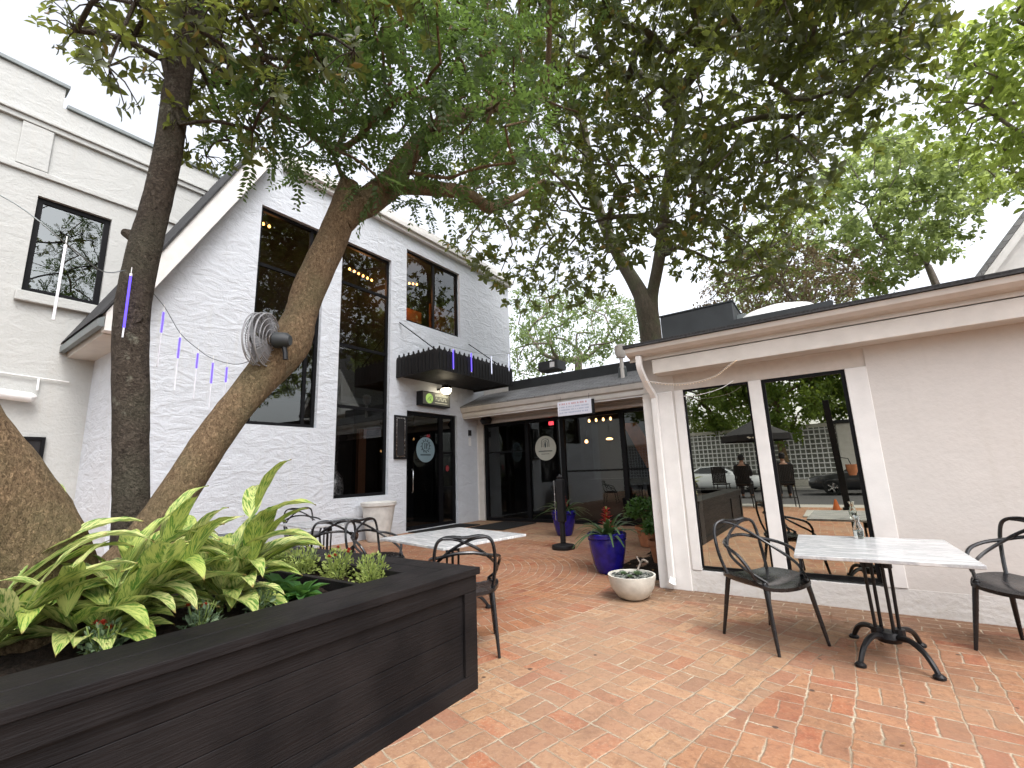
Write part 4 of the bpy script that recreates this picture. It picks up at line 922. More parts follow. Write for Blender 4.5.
FEA = [(-3.24,4.15,5.7),(-4.33,2.62,5.65),(-2.95,2.61,6.03),(-5.04,3.45,6.21),(-2.43,3.75,5.58),(-4.56,2.77,6.61),(-3.15,2.59,5.08),(-5.35,2.52,6.46),(-3.39,3.45,7.08),(-3.21,4.58,5.87),(-3.14,3.57,5.34),(-3.12,4.02,6.82),(-2.64,3.77,5.97),(-3.05,2.35,5.69),(-2.82,4.13,7.02),(-3.13,3.33,5.79),(-3.03,2.98,5.23),(-5.07,2.65,6.39),(-3.31,3.11,7.04),(-2.96,3.22,4.5),(-2.76,3.13,6.69),(-4.43,2.5,6.79),(-3.56,1.79,4.48),(-2.36,2.46,4.94),(-2.93,2.73,4.61),(-3.39,2.52,4.38),(-3.31,2.95,5.92),(-4.02,3.62,6.13),(-2.74,2.94,5.93),(-4.04,1.86,4.65),(-3.19,2.6,5.37),(-4.69,3.07,6.46),(-3.84,3.54,7.11),(-3.58,2.64,5.78),(-4.09,3.96,5.24),(-3.8,4.63,5.57),(-3.34,1.58,4.75),(-2.04,3.34,4.79),(-3.28,3.31,5.34),(-3.19,2.59,6.32),(-3.21,2.91,4.5),(-4.62,3.49,6.06),(-3.76,4.13,6.41),(-2.64,3.28,6.51),(-3.69,2.28,5.96),(-3.71,3.2,4.66),(-4.46,3.7,5.63),(-3.67,1.57,4.86),(-4.15,3.0,6.83),(-3.7,2.41,4.66),(-2.83,3.49,5.36),(-3.06,4.15,5.01),(-4.22,2.84,7.12),(-3.31,2.39,5.08),(-4.91,2.32,6.66),(-3.92,2.16,5.08),(-3.46,2.64,5.14),(-4.28,2.24,5.98),(-3.9,1.57,4.78),(-3.78,4.4,5.82),(-2.78,3.34,5.75),(-4.03,2.28,4.92),(-3.01,4.12,6.04),(-2.16,3.34,5.62),(-2.44,2.91,5.77),(-3.29,3.26,4.88),(-4.4,1.83,4.92),(-2.73,2.66,5.13),(-2.53,4.1,6.22),(-3.16,1.64,4.97),(-2.06,2.12,5.18),(-2.76,2.16,5.02),(-3.96,2.36,5.58),(-4.51,3.75,6.11),(-4.13,2.75,6.19),(-3.93,2.64,5.4),(-4.41,2.3,5.0),(-2.89,3.84,6.99),(-3.42,1.45,4.82),(-2.8,4.63,5.8),(-3.36,4.39,6.73),(-4.81,2.85,5.4),(-3.96,1.83,4.85),(-2.15,3.12,4.64),(-4.16,4.38,6.2),(-3.75,3.18,6.85),(-3.87,3.53,6.28),(-3.3,4.42,5.58),(-2.7,3.03,6.27),(-5.12,3.18,6.16),(-2.98,3.39,6.21),(-2.65,3.13,5.27),(-2.59,1.91,5.17),(-2.24,3.41,4.46),(-3.4,2.66,4.28)]
MAG2 = [(-3.8,8.07,9.73),(-0.58,8.47,7.37),(-3.58,8.76,14.25),(-2.45,11.11,7.38),(0.23,8.81,12.01),(1.72,11.78,9.57),(0.6,8.94,12.84),(-0.26,6.95,8.82),(1.72,11.41,9.85),(2.27,11.48,10.45),(1.54,7.22,9.29),(-5.49,10.2,6.37),(-1.08,8.4,10.03),(-0.98,12.26,10.69),(0.8,10.14,12.39),(-8.51,10.93,9.25),(-6.22,8.51,8.03),(-4.49,7.67,12.98),(1.93,8.88,11.62),(-6.07,7.52,8.46),(-2.22,6.97,12.85),(-2.16,8.26,8.21),(-5.36,13.09,7.41),(-2.5,8.95,10.64),(-0.33,10.84,9.18),(-1.37,10.2,11.34),(-4.01,8.96,13.85),(-1.04,7.69,7.79),(0.28,8.31,12.35),(-2.0,9.72,8.33),(0.02,8.86,6.29),(-7.6,9.81,11.13),(-3.79,8.55,11.19),(-2.51,7.38,10.34),(-2.64,8.68,8.93),(-2.59,8.23,6.74),(-1.14,10.09,7.51),(-4.47,8.65,7.37),(-4.53,8.43,11.85),(-4.16,6.15,10.81),(1.59,11.82,10.7),(-4.26,7.63,12.2),(-2.92,6.53,12.45),(1.4,8.05,9.71),(1.12,12.64,9.08),(-1.78,6.38,11.09),(1.12,8.62,9.76),(-1.93,8.46,10.31),(1.61,6.95,8.43),(-5.65,11.03,9.87),(-0.04,9.21,8.65),(-1.78,6.01,9.69),(1.72,9.83,13.14),(-0.07,8.3,13.23),(-0.19,8.1,9.56),(0.92,8.29,8.83),(-1.49,9.63,6.55),(-1.78,8.43,6.47),(-4.27,6.95,14.97),(-0.98,7.9,10.21),(-3.36,10.14,9.66),(-1.82,6.83,11.04),(-5.7,8.72,11.17),(-1.36,5.95,10.62),(-1.78,8.63,10.91),(0.44,10.68,10.68),(-1.3,8.25,11.62),(-1.19,8.63,13.44),(-0.7,13.56,7.16),(-0.33,11.61,8.03),(-4.24,6.13,8.08),(-4.6,7.23,7.03),(1.43,7.05,8.53),(1.87,10.08,12.42),(-0.51,14.2,8.08),(-1.0,8.95,6.21),(0.89,11.42,9.93),(-7.33,10.53,10.27),(-2.57,6.01,10.84),(-0.79,10.71,7.5),(-2.24,7.9,10.27),(-1.32,7.17,12.15),(2.58,11.39,9.94),(-5.96,9.91,10.18),(-2.24,12.19,10.49),(-5.56,11.28,10.81),(-3.82,9.38,8.67),(1.24,9.7,7.63),(-2.66,5.94,12.49),(-2.57,9.08,12.58),(-1.81,9.91,9.29),(-0.99,10.69,10.87),(1.72,11.09,10.41),(1.93,9.15,7.86),(1.4,7.94,9.06),(-0.2,14.08,7.6),(-4.5,9.44,7.02),(-2.19,8.51,7.16),(-0.8,8.33,6.93),(-2.79,8.48,10.71),(-5.39,10.45,11.83),(-2.11,7.74,8.49),(-3.35,7.75,7.91),(-6.51,8.99,6.56),(-5.41,11.95,10.13),(-4.7,7.04,10.05),(0.21,11.45,8.33),(-5.25,9.3,10.09),(-6.26,10.66,7.81),(0.34,10.99,8.91),(-0.08,8.99,9.13),(-3.42,6.57,13.61),(0.67,8.55,9.19),(-2.03,5.4,10.36),(-3.26,6.28,11.68),(-3.77,6.26,9.81),(-3.88,7.8,13.21),(-8.36,9.95,9.55),(0.48,10.67,12.14),(1.06,8.86,12.96),(-3.48,6.48,8.48),(-2.55,11.8,11.5),(-2.76,6.41,12.62),(2.43,11.44,11.12),(0.73,9.77,12.94),(-1.42,13.18,6.73),(-5.04,8.6,11.49),(0.12,8.92,10.54),(0.71,8.38,8.6),(-1.19,8.92,8.29),(1.2,8.5,10.82),(-2.51,4.73,10.6),(-1.09,8.22,12.33),(-2.33,6.61,10.61),(2.03,7.76,10.07),(-5.95,10.2,9.63),(-1.83,8.85,12.94),(-0.81,10.45,7.85),(2.38,9.14,10.91),(0.15,6.93,8.99),(-3.02,11.28,8.4),(-4.21,6.64,15.08),(-4.52,6.31,9.65),(1.77,10.25,10.17),(0.84,7.63,10.7),(-0.82,7.56,12.31),(-4.47,9.16,13.68),(-6.77,11.06,7.53),(0.69,9.3,10.6),(0.29,10.34,6.9),(-3.35,9.77,6.91),(-3.04,13.05,7.75),(-0.44,6.35,9.48),(-1.89,6.82,12.61),(-0.7,12.99,9.77),(1.12,9.6,7.94),(1.99,11.19,9.55),(-0.4,9.57,10.33),(-0.8,8.64,9.83),(0.19,9.53,10.35),(0.24,10.17,13.11),(-4.65,8.55,12.75),(-4.29,8.69,5.36),(-6.09,8.33,11.51),(1.36,7.32,10.4),(2.74,10.72,12.14),(-6.68,11.18,6.64),(-5.67,7.17,7.61),(-6.46,11.39,9.2),(-5.77,8.59,13.49),(-3.28,5.64,11.59),(1.78,7.43,9.5),(2.25,8.87,9.34),(-1.42,8.99,6.72),(-4.72,7.63,9.26),(1.8,11.52,12.13),(-1.78,10.03,7.8),(-2.0,11.36,11.35),(-1.69,11.32,6.62),(-3.57,6.07,11.37),(-2.26,6.44,12.72),(-6.08,8.94,7.17),(-2.96,8.12,13.57),(0.0,6.14,9.48),(-1.93,7.55,14.19),(1.95,6.78,8.55),(-4.58,6.34,7.87),(0.35,7.69,8.76),(-0.5,9.29,12.1),(-0.03,9.28,12.53),(-1.99,9.71,10.55),(-0.75,10.34,12.71),(-3.6,9.16,13.55),(-0.7,7.05,10.23),(-6.7,9.47,10.08),(2.64,11.04,10.52),(-3.42,8.07,9.91),(-1.73,10.26,8.43),(1.74,7.77,8.9),(-0.81,9.88,5.73),(-0.13,9.56,11.89),(-3.45,9.36,10.13),(0.72,11.63,9.1),(-1.35,6.62,9.26),(2.39,8.63,9.66),(2.55,9.0,10.4),(-2.89,7.79,9.77),(-2.42,7.29,12.79),(0.29,9.99,8.63),(0.82,8.97,10.53),(-3.51,8.26,12.0),(-0.58,8.7,10.46),(-5.31,12.47,8.77),(-4.91,9.53,6.76),(-0.32,7.59,11.38),(-6.43,8.09,6.64),(-3.03,7.89,7.84),(-6.87,8.05,7.17),(-2.42,7.73,11.44),(1.08,11.29,10.58),(0.34,14.37,8.4),(0.46,8.75,6.38),(-0.4,10.06,9.82),(0.57,7.5,11.54),(-3.9,9.7,9.93),(0.16,8.68,7.05),(-0.21,7.82,11.22),(-4.38,7.0,13.65),(-2.94,12.03,10.33),(1.2,9.14,9.27),(2.04,8.83,11.91),(-1.57,13.81,7.79),(-0.94,10.11,13.21),(1.26,11.48,10.2),(-3.95,8.17,8.71),(-6.98,10.19,6.72),(-1.62,6.58,9.97),(-0.59,9.15,12.53),(-3.31,10.6,9.15),(1.06,9.74,11.77),(0.35,8.84,13.62),(-1.75,8.3,13.19),(-3.34,10.24,12.06),(-1.19,10.55,9.1),(-0.9,12.03,7.29),(-3.44,8.76,6.01),(-3.2,11.47,7.59),(-2.98,4.58,9.88),(-1.86,7.7,10.31),(-0.14,12.71,9.63),(-3.03,7.87,6.76),(1.88,8.06,8.84),(-2.92,9.46,10.63),(-0.33,5.93,10.06),(0.48,10.48,9.46),(0.65,10.51,8.97),(2.93,12.38,11.07),(-0.86,11.43,10.57),(-0.25,12.7,7.77),(-4.42,9.99,6.4),(-4.84,8.16,10.49),(-1.65,8.64,9.91),(-7.1,11.3,9.01),(-1.91,8.75,7.14),(-1.17,6.78,10.55),(2.23,11.63,9.45),(-1.03,7.43,8.06),(0.38,7.47,8.16),(2.05,8.26,8.48),(-1.13,7.95,13.67),(1.56,11.37,11.68),(1.61,7.62,8.24),(-4.43,9.5,12.92),(-2.42,13.17,8.15),(1.17,8.15,9.75),(-0.38,6.76,10.76),(-3.0,8.06,9.57),(0.19,9.22,9.06),(-6.96,10.03,8.59),(-3.39,10.44,11.13),(-4.01,7.71,10.42),(-1.15,7.71,9.74),(0.05,7.91,8.54),(0.65,12.86,9.38),(0.56,8.79,8.71),(-4.38,10.59,11.68),(-3.08,9.73,7.2),(-3.72,8.16,6.91),(-1.7,10.13,11.8),(-0.56,5.87,10.4),(1.36,10.0,13.71),(-3.04,8.74,9.0),(-3.51,9.1,7.02),(-6.8,8.83,11.76),(0.71,6.98,9.37),(1.61,7.88,8.88),(0.63,10.09,11.93),(1.17,12.4,9.44),(-1.44,9.24,12.19),(-2.82,7.47,10.09),(-2.05,10.4,6.22),(2.18,8.75,9.85),(-1.28,9.53,7.97),(-6.64,7.66,8.22),(-4.08,6.48,11.9),(1.22,7.55,9.98),(-4.01,8.19,10.41),(-1.1,10.87,11.56),(-3.16,7.13,8.04),(-1.18,5.86,10.88),(-2.31,10.58,9.68),(-3.66,7.12,13.79),(1.41,7.55,8.21),(-3.66,6.56,11.56),(-5.82,10.72,8.08),(-0.18,8.21,11.0),(0.54,9.64,13.32),(-3.17,6.27,10.26),(-0.84,8.24,12.48),(1.74,9.08,11.75),(0.92,9.77,8.32),(-1.7,13.17,8.01),(-0.49,11.75,10.41),(-3.48,8.74,13.56),(-6.12,9.36,10.2),(1.85,8.64,8.38),(-0.6,9.74,11.05),(-2.38,9.61,13.39),(-2.95,8.58,7.35),(1.03,6.85,10.08),(-4.4,7.39,10.69),(-2.46,7.95,13.11),(1.6,12.46,10.47),(-0.15,9.82,7.36),(-0.58,13.97,8.94),(-2.27,5.87,10.79),(2.34,8.13,10.48),(-6.41,12.82,7.98),(-5.07,8.18,13.26),(-3.44,11.97,10.6),(-2.41,10.23,11.67),(-0.0,12.72,10.51),(-4.2,6.21,9.69),(1.28,9.36,12.43),(2.07,12.23,9.54),(-1.87,9.58,13.27),(-5.78,10.11,8.86),(-0.65,10.78,11.02),(-2.7,10.35,11.32),(-1.06,9.92,11.88),(2.47,9.19,9.89),(0.98,10.33,11.09),(1.97,9.31,11.15),(-5.51,7.08,9.27),(2.09,12.16,10.8),(0.46,7.55,10.04),(-3.59,10.02,8.93),(-0.18,11.49,12.33),(-3.93,7.2,7.38),(0.7,7.56,11.12),(-2.01,8.93,9.52),(-2.94,8.5,5.78),(-1.83,9.74,6.86),(1.86,9.38,8.39),(-2.24,8.88,6.45),(-0.68,10.34,5.37),(-2.41,6.95,10.24),(0.06,9.45,13.33),(1.45,11.97,11.28),(-4.89,7.69,7.94),(-1.56,11.67,8.95),(-0.92,6.54,9.77),(-1.82,4.71,10.06),(-3.22,5.62,12.89),(-2.01,13.36,7.04),(-4.07,6.07,11.77),(-0.18,8.36,12.9),(-1.68,5.41,10.92)]
LIM = [(4.69,10.26,8.13),(4.28,10.11,5.64),(3.65,11.73,7.95),(4.21,9.83,5.18),(4.25,11.02,6.86),(2.63,9.25,7.43),(4.63,11.57,9.06),(4.56,12.61,6.62),(4.13,10.83,8.1),(3.57,9.36,8.38),(2.35,10.17,7.55),(2.85,10.2,7.25),(3.33,10.57,6.67),(3.22,11.64,7.33),(2.9,9.25,7.95),(5.06,12.95,6.51),(3.85,9.74,4.96),(5.31,11.92,8.3),(3.99,10.54,5.98),(3.29,11.82,9.74),(3.8,8.58,7.43),(4.56,11.72,9.54),(3.05,11.6,8.79),(4.22,11.36,9.45),(4.11,9.11,6.27),(3.8,12.02,6.52),(3.39,12.88,7.36),(4.27,11.61,7.36),(3.64,13.18,7.12),(3.95,8.81,7.94),(4.66,11.63,7.61),(2.94,12.32,7.64),(5.48,11.97,7.49),(3.69,12.45,6.87),(3.33,9.17,6.69),(4.02,11.76,6.47),(3.96,9.09,6.25),(3.38,10.12,5.34),(3.09,12.2,8.66),(3.94,12.1,8.56),(3.89,11.05,6.86),(5.23,11.24,8.02),(4.61,10.66,6.68),(4.11,9.7,7.53),(4.3,10.91,7.64),(5.17,10.79,7.41),(4.65,10.33,6.01),(3.4,10.57,6.28),(4.29,10.42,6.68),(4.71,10.18,6.31),(4.39,9.89,5.54),(2.93,9.59,7.28),(4.7,11.61,6.73),(3.41,10.18,8.15),(4.4,10.14,9.18),(3.12,9.34,6.59),(4.6,10.8,6.36),(4.31,10.23,8.23),(3.78,9.39,8.47),(4.93,12.14,6.4),(4.33,10.45,8.75),(4.33,9.12,6.15),(3.47,10.13,7.68),(3.91,10.32,7.17),(3.77,12.65,8.16),(4.41,9.82,7.44),(3.62,9.71,7.85),(3.27,9.65,8.21),(5.4,12.13,7.19),(4.54,10.6,7.75),(3.87,9.41,7.1),(2.44,10.87,7.42),(3.68,10.4,9.06),(3.82,11.01,7.19),(4.36,12.05,5.98),(3.55,9.73,5.82),(4.44,9.45,7.42),(4.6,11.08,7.7),(4.34,9.8,7.97),(2.62,10.01,8.21),(3.45,11.82,7.08),(4.46,10.86,5.18),(3.26,9.1,7.27),(4.66,12.38,5.93),(3.18,12.01,7.96),(3.82,11.41,7.13),(3.71,9.54,5.84),(3.24,10.39,8.28),(4.68,11.39,5.69),(4.45,10.52,9.14)]
MED = [(2.88,20.5,8.13),(-0.07,18.64,9.78),(-0.15,20.63,7.77),(-0.95,16.71,7.54),(2.52,14.83,9.33),(4.08,16.15,8.94),(1.92,17.05,7.53),(0.47,16.03,9.55),(0.28,15.69,7.97),(3.06,16.94,9.09),(3.82,17.24,8.1),(1.44,16.27,7.22),(-2.28,17.74,8.36),(5.29,18.96,10.1),(0.89,17.98,10.43),(5.26,20.21,9.88),(2.25,16.89,9.56),(-1.21,21.22,10.11),(1.48,18.08,11.06),(1.47,16.92,6.66),(0.47,20.76,11.26),(1.72,19.52,9.92),(1.88,17.27,10.07),(2.69,17.44,8.51),(0.72,20.45,8.45),(3.42,20.11,8.35),(0.7,17.49,7.92),(3.44,19.98,9.66),(1.85,16.54,8.22),(1.37,20.1,9.31),(-0.45,19.28,9.13),(3.06,19.84,11.35),(-1.46,18.04,7.91),(-1.76,15.88,8.69),(2.93,21.0,9.6),(0.41,16.24,6.4),(-1.34,18.71,10.1),(1.87,17.12,9.19),(3.66,16.51,9.13),(2.63,15.91,10.48),(1.45,21.4,7.58),(2.77,18.52,12.28),(1.3,19.88,10.98),(2.04,16.51,6.51),(-0.51,20.52,8.58),(-1.96,17.09,7.66),(3.34,16.39,9.86),(2.49,16.29,8.54),(2.58,20.98,8.4),(3.21,16.33,7.69),(-1.41,16.07,8.29),(-1.38,20.09,7.65),(3.17,15.9,8.17),(2.7,16.89,6.92),(0.12,16.85,9.81),(2.29,16.31,10.62),(3.71,15.66,8.74),(0.31,19.11,8.33),(1.33,19.87,7.84),(3.75,19.47,10.62),(1.44,17.02,9.65),(2.79,20.38,9.97),(1.17,20.1,12.27),(3.4,15.39,7.92),(1.91,18.17,7.2),(0.85,19.86,9.72),(4.03,21.2,8.54),(1.98,15.38,8.4),(3.41,19.63,8.89),(-0.62,19.1,9.8),(-1.64,19.88,9.17),(1.15,17.68,8.91),(3.58,17.32,7.68),(2.47,16.02,7.17),(1.1,20.95,7.85),(3.95,17.63,10.21),(1.0,18.63,9.85),(2.06,20.19,9.21),(2.12,18.66,12.07),(-2.0,19.27,7.3),(-1.75,16.3,8.14),(2.49,18.57,8.19),(2.88,16.5,9.57),(2.5,18.51,10.97),(-0.06,18.09,8.99),(4.65,16.49,8.32),(2.61,17.34,9.58),(4.1,19.89,11.13),(5.02,20.29,10.18),(-1.9,19.27,8.01),(2.35,19.49,11.97),(1.91,18.32,11.12),(3.37,16.66,8.9),(-0.59,18.93,7.27),(2.12,17.47,8.12),(3.2,17.16,10.41),(4.61,19.16,9.06),(3.96,17.26,9.08),(-0.4,16.77,9.41),(1.17,17.89,7.93),(-0.86,18.29,9.89),(-2.6,21.24,8.55),(5.44,20.44,10.41),(-1.14,19.73,8.03),(-0.81,19.76,9.02),(-0.05,19.42,7.94),(-0.17,20.15,8.77),(1.75,16.98,6.41),(3.41,20.25,10.96),(0.37,17.99,8.39),(1.64,17.08,10.92),(3.47,16.74,8.17),(2.54,17.04,10.57),(1.74,20.34,9.7),(0.69,20.66,10.67),(3.83,20.66,8.83),(1.35,18.68,10.95),(3.81,15.78,9.17),(3.46,19.23,12.07),(-2.65,19.04,8.29)]
PAL = [(-9.29,18.58,8.62),(-10.34,23.24,9.02),(-11.01,20.14,7.01),(-11.71,22.14,8.7),(-13.39,21.99,8.92),(-12.83,21.91,7.48),(-7.74,20.02,8.31),(-9.84,19.27,9.71),(-10.79,23.93,10.26),(-11.24,22.66,8.16),(-13.52,20.17,9.53),(-10.71,18.85,7.53),(-7.75,20.42,7.57),(-13.53,21.65,10.74),(-10.28,19.06,8.4),(-11.09,22.52,9.01),(-9.05,21.79,9.41),(-13.26,19.79,10.6),(-11.12,20.48,9.59),(-7.86,21.81,9.19),(-12.3,18.24,6.87),(-9.2,20.04,7.41),(-8.68,19.3,9.41),(-8.65,22.46,10.42),(-14.39,22.66,7.11),(-9.07,22.64,7.78),(-11.79,21.57,10.99),(-10.69,22.29,7.27),(-11.93,19.65,9.22),(-11.0,19.22,8.34),(-11.6,17.92,7.48),(-8.8,21.47,8.2),(-12.85,20.84,11.15),(-7.69,21.89,7.93),(-14.87,21.92,7.23),(-12.91,20.25,7.22),(-12.77,21.39,6.75),(-10.53,23.68,7.78),(-14.7,21.53,8.62),(-11.77,20.44,9.86),(-7.38,20.47,8.13),(-9.95,19.4,6.56),(-12.7,19.82,8.75),(-11.9,17.51,7.88),(-11.86,19.77,7.48),(-9.96,20.8,9.88),(-12.11,20.84,10.95),(-10.18,24.18,11.0),(-8.89,24.75,10.96),(-9.6,22.35,7.97)]
CRA = [(-1.23,15.37,7.61),(-2.44,14.72,6.92),(-0.9,14.6,5.89),(-1.94,16.29,7.09),(-0.2,16.45,7.16),(-2.31,15.66,7.7),(-0.2,14.08,6.96),(-0.81,15.4,7.15),(0.59,14.95,5.85),(-1.53,14.58,5.73),(-1.95,14.02,6.64),(0.09,15.74,6.09),(1.04,15.82,6.74),(1.26,15.84,6.38),(-2.49,14.29,6.31),(-1.72,15.98,7.45),(-1.21,16.38,7.06),(0.25,15.72,6.54),(0.32,16.09,7.6),(0.69,15.15,6.46),(0.03,14.61,6.93),(-1.1,14.3,6.74),(-0.64,14.35,6.39),(0.33,14.98,6.76),(-2.13,15.35,6.53),(-1.58,14.28,7.22),(-1.46,16.55,6.65),(0.83,16.02,7.22),(-0.36,14.6,5.83),(-0.64,14.45,7.23),(0.88,15.03,5.85),(-2.48,15.82,6.42),(-0.5,16.13,7.52),(-1.44,14.96,6.66),(-0.16,14.79,6.15),(1.17,16.39,7.34),(-0.57,16.18,6.66),(-1.23,14.9,5.73),(-0.7,16.02,6.08),(-1.94,15.67,6.29)]

# ---- dark slim tree in the planter
t1 = empty('magnolia_tree', 'slim dark upright magnolia trunk rising from the middle of the planter', 'tree', (-4.2, 1.21, .62))
T1 = [(-4.215,1.225,0.6,0.146),(-4.221,1.212,0.69,0.125),(-4.235,1.165,1.21,0.113),(-4.247,1.125,1.642,0.111),(-4.258,1.091,2.015,0.113),(-4.268,1.056,2.398,0.112),(-4.274,1.036,2.797,0.11),(-4.252,1.054,3.218,0.109),(-4.219,1.089,3.663,0.101),(-4.188,1.113,4.127,0.101),(-4.183,1.118,4.713,0.096),(-4.176,1.139,5.189,0.091),(-4.172,1.154,5.686,0.086),(-4.167,1.171,6.387,0.072),(-4.157,1.201,7.28,0.043)]
m = trunk_mesh(T1, 20, 1, .04)
m.tube([(-4.23,1.10,3.28),(-4.30,1.0,3.32),(-4.36,.94,3.36)], [.07,.055,.03], 9)   # pruned knots
m.tube([(-4.25,1.09,2.62),(-4.17,1.03,2.63)], [.06,.045], 9)
m.build('trunk', M['bark_dark'], t1)
UP = random.Random(5); MAG1 += [(-4.0+UP.gauss(0,1.0), 1.4+UP.gauss(0,1.0), 7.6+UP.uniform(-.9,1.6)) for _ in range(60)]
P,D,N,L,tw = whorls(MAG1, .28, 9, 7, .092, 11)
leaf_mesh('crown', P,D,N,L,L*.44, M['leaf_mag'], t1, .22, seed=1)
branches([T1[-4][:3],T1[-3][:3],T1[-2][:3],T1[-1][:3]], None, MAG1, .05, M['bark_dark'], t1, 'limb', 2, tw, .006)
# ---- big forked tree leaning out of the planter
t3 = empty('forked_tree', 'thick tan forked tree leaning out of the planter in two directions', 'tree', (-3.65, .85, .62))
T3 = [(-3.66,0.8,0.56,0.204),(-3.69,0.9,0.72,0.163),(-3.725,1.094,0.989,0.133),(-3.737,1.287,1.342,0.122),(-3.75,1.48,1.716,0.122),(-3.757,1.692,2.075,0.124),(-3.735,1.974,2.52,0.17),(-3.737,2.0799999999999996,2.82,0.135),(-3.761,2.159,3.1,0.146),(-3.772,2.357,3.638,0.145),(-3.765,2.49,4.02,0.143),(-3.725,2.78,4.33,0.148),(-3.701,3.063,4.689,0.144),(-3.727,3.215,5.01,0.129),(-3.684,3.546,5.571,0.119),(-3.561,4.083,6.219,0.103),(-3.374,4.78,6.784,0.084),(-3.104,5.692,7.395,0.049)]
m = trunk_mesh(T3, 22, 3, .05); m.build('right_trunk', M['bark_tan'], t3)
T2 = [(-3.42,.78,.50,.27),(-3.36,.72,.66,.235),(-3.327,.637,.785,.215),(-3.324,.539,1.11,.195),(-3.333,.384,1.404,.185),(-3.341,.231,1.668,.175),(-3.357,.035,2.019,.165),(-3.377,-.187,2.425,.155),(-3.42,-.50,2.93,.14),(-3.55,-1.0,3.6,.12),(-3.75,-1.6,4.4,.10),(-4.0,-2.2,5.2,.07)]
m = trunk_mesh(T2, 22, 5, .05); m.tube(spline([(-3.45,.85,.80,),(-3.25,.93,.70),(-3.05,.97,.60)],4), [.16,.15,.14,.13,.12,.10,.09,.08,.06], 10); m.build('left_trunk', M['bark_tan'], t3)
m = trunk_mesh([(-3.74,2.45,3.9,.12),(-3.623,2.823,4.45,.10),(-3.585,3.14,4.617,.086),(-3.512,3.546,4.779,.085),(-3.422,3.997,4.925,.084),(-3.361,4.373,4.889,.078),(-3.341,4.646,5.078,.06),(-3.267,5.056,5.386,.04),(-3.15,5.6,5.9,.02)], 12, 7, .05)
m.build('side_branch', M['bark_tan'], t3)
m = trunk_mesh([(-3.775,2.36,3.6,.13),(-3.79,2.45,3.95,.135),(-3.785,2.53,4.25,.128),(-3.78,2.56,4.42,.10)], 12, 9, .08); m.tube([(-3.78,2.54,4.36),(-3.86,2.50,4.55),(-3.95,2.45,4.8)], [.035,.028,.016], 7); m.build('branch_stub', M['bark_tan'], t3)
FEA += [(-3.2+UP.gauss(0,1.1), 4.2+UP.gauss(0,1.2), 8.7+UP.uniform(-.8,1.4)) for _ in range(50)]
P,D,N,L = sprays(FEA, .42, 11, 9, .088, 21, .1)
leaf_mesh('crown', P,D,N,L,L*.46, M['leaf_fea'], t3, .1, 'quad', seed=2)
branches([T3[-6][:3],T3[-5][:3],T3[-4][:3],T3[-3][:3],T3[-2][:3],T3[-1][:3],(-3.422,3.997,4.925),(-3.267,5.056,5.386),(-3.95,2.45,4.8)], None, FEA, .045, M['bark_tan'], t3, 'limb', 5, None, .006)
LC = [(-4.1+random.uniform(-1.6,1.2), -2.6+random.uniform(-1.6,1.2), 5.6+random.uniform(-.6,1.3)) for _ in range(22)]
P,D,N,L = sprays(LC, .6, 10, 8, .085, 22); leaf_mesh('left_crown', P,D,N,L,L*.34, M['leaf_fea'], t3, .1, 'quad', seed=3)
branches([T2[-3][:3],T2[-2][:3],T2[-1][:3]], None, LC, .06, M['bark_tan'], t3, 'left_limb', 6)
# ---- great magnolia behind the roofs
t4 = empty('magnolia_tree', 'great dark magnolia spreading above the low roofs behind the shopfront', 'tree', (-4.1, 13.4, 0))
T4 = [(-4.1,13.4,-.1,.62),(-4.1,13.4,.5,.40),(-4.1,13.4,3,.34),(-4.12,13.4,5.0,.33),(-4.15,13.35,6.1,.32),(-4.35,13.3,6.9,.23),(-4.85,13.1,8.2,.18),(-5.2,12.8,9.6,.17),(-5.3,12.4,11.2,.18),(-5.2,12.0,13,.10)]
trunk_mesh(T4, 18, 11, .05).build('trunk', M['bark_mag'], t4)
T4b = [(-4.12,13.4,5.9,.30),(-3.95,13.38,6.6,.19),(-3.55,13.2,7.7,.18),(-3.3,13.0,8.6,.16),(-2.9,12.6,9.8,.13),(-2.3,12.2,11.2,.14)]
trunk_mesh(T4b, 14, 12, .05).build('fork', M['bark_mag'], t4)
P,D,N,L,tw = whorls(MAG2, .80, 16, 6, .185, 31, .35)
leaf_mesh('crown', P,D,N,L,L*.5, M['leaf_mag'], t4, .2, seed=4)
branches([p[:3] for p in T4[5:]]+[p[:3] for p in T4b[2:]], None, MAG2, .17, M['bark_mag'], t4, 'limb', 8, None, .006, .22)
# ---- trees beyond
def tree(name, label, base, trunk, C, rad, per, L, lm, bm, seed, r0=.12, group=None, wid=.55, tmpl='oval', tb=None):
    t = empty(name, label, 'tree', base, group=group)
    trunk_mesh(trunk, 12, seed, .05).build('trunk', M[bm], t)
    P,D,N,L_ = scatter(C, rad, per, L, seed)
    leaf_mesh('crown', P,D,N,L_,L_*wid, M[lm], t, .2, tmpl, seed=seed)
    branches([p[:3] for p in trunk[-3:]], None, C, r0, M[bm], t, 'limb', seed, None, .012, .25)
    for ch in t.children: ch.matrix_parent_inverse = Matrix.Translation(-Vector(t.location))
    return t
for t in (t1, t3, t4):
    for ch in t.children: ch.matrix_parent_inverse = Matrix.Translation(-Vector(t.location))
tree('street_tree', 'bright green tree leaning in over the low roof at the upper right', (5.6,10.6,0), [(5.6,10.6,-.1,.3),(5.6,10.6,2,.24),(5.5,10.6,4.5,.2),(5.2,10.6,6,.16)], LIM, .46, 105, .145, 'leaf_lime', 'bark_pale', 41, .09)
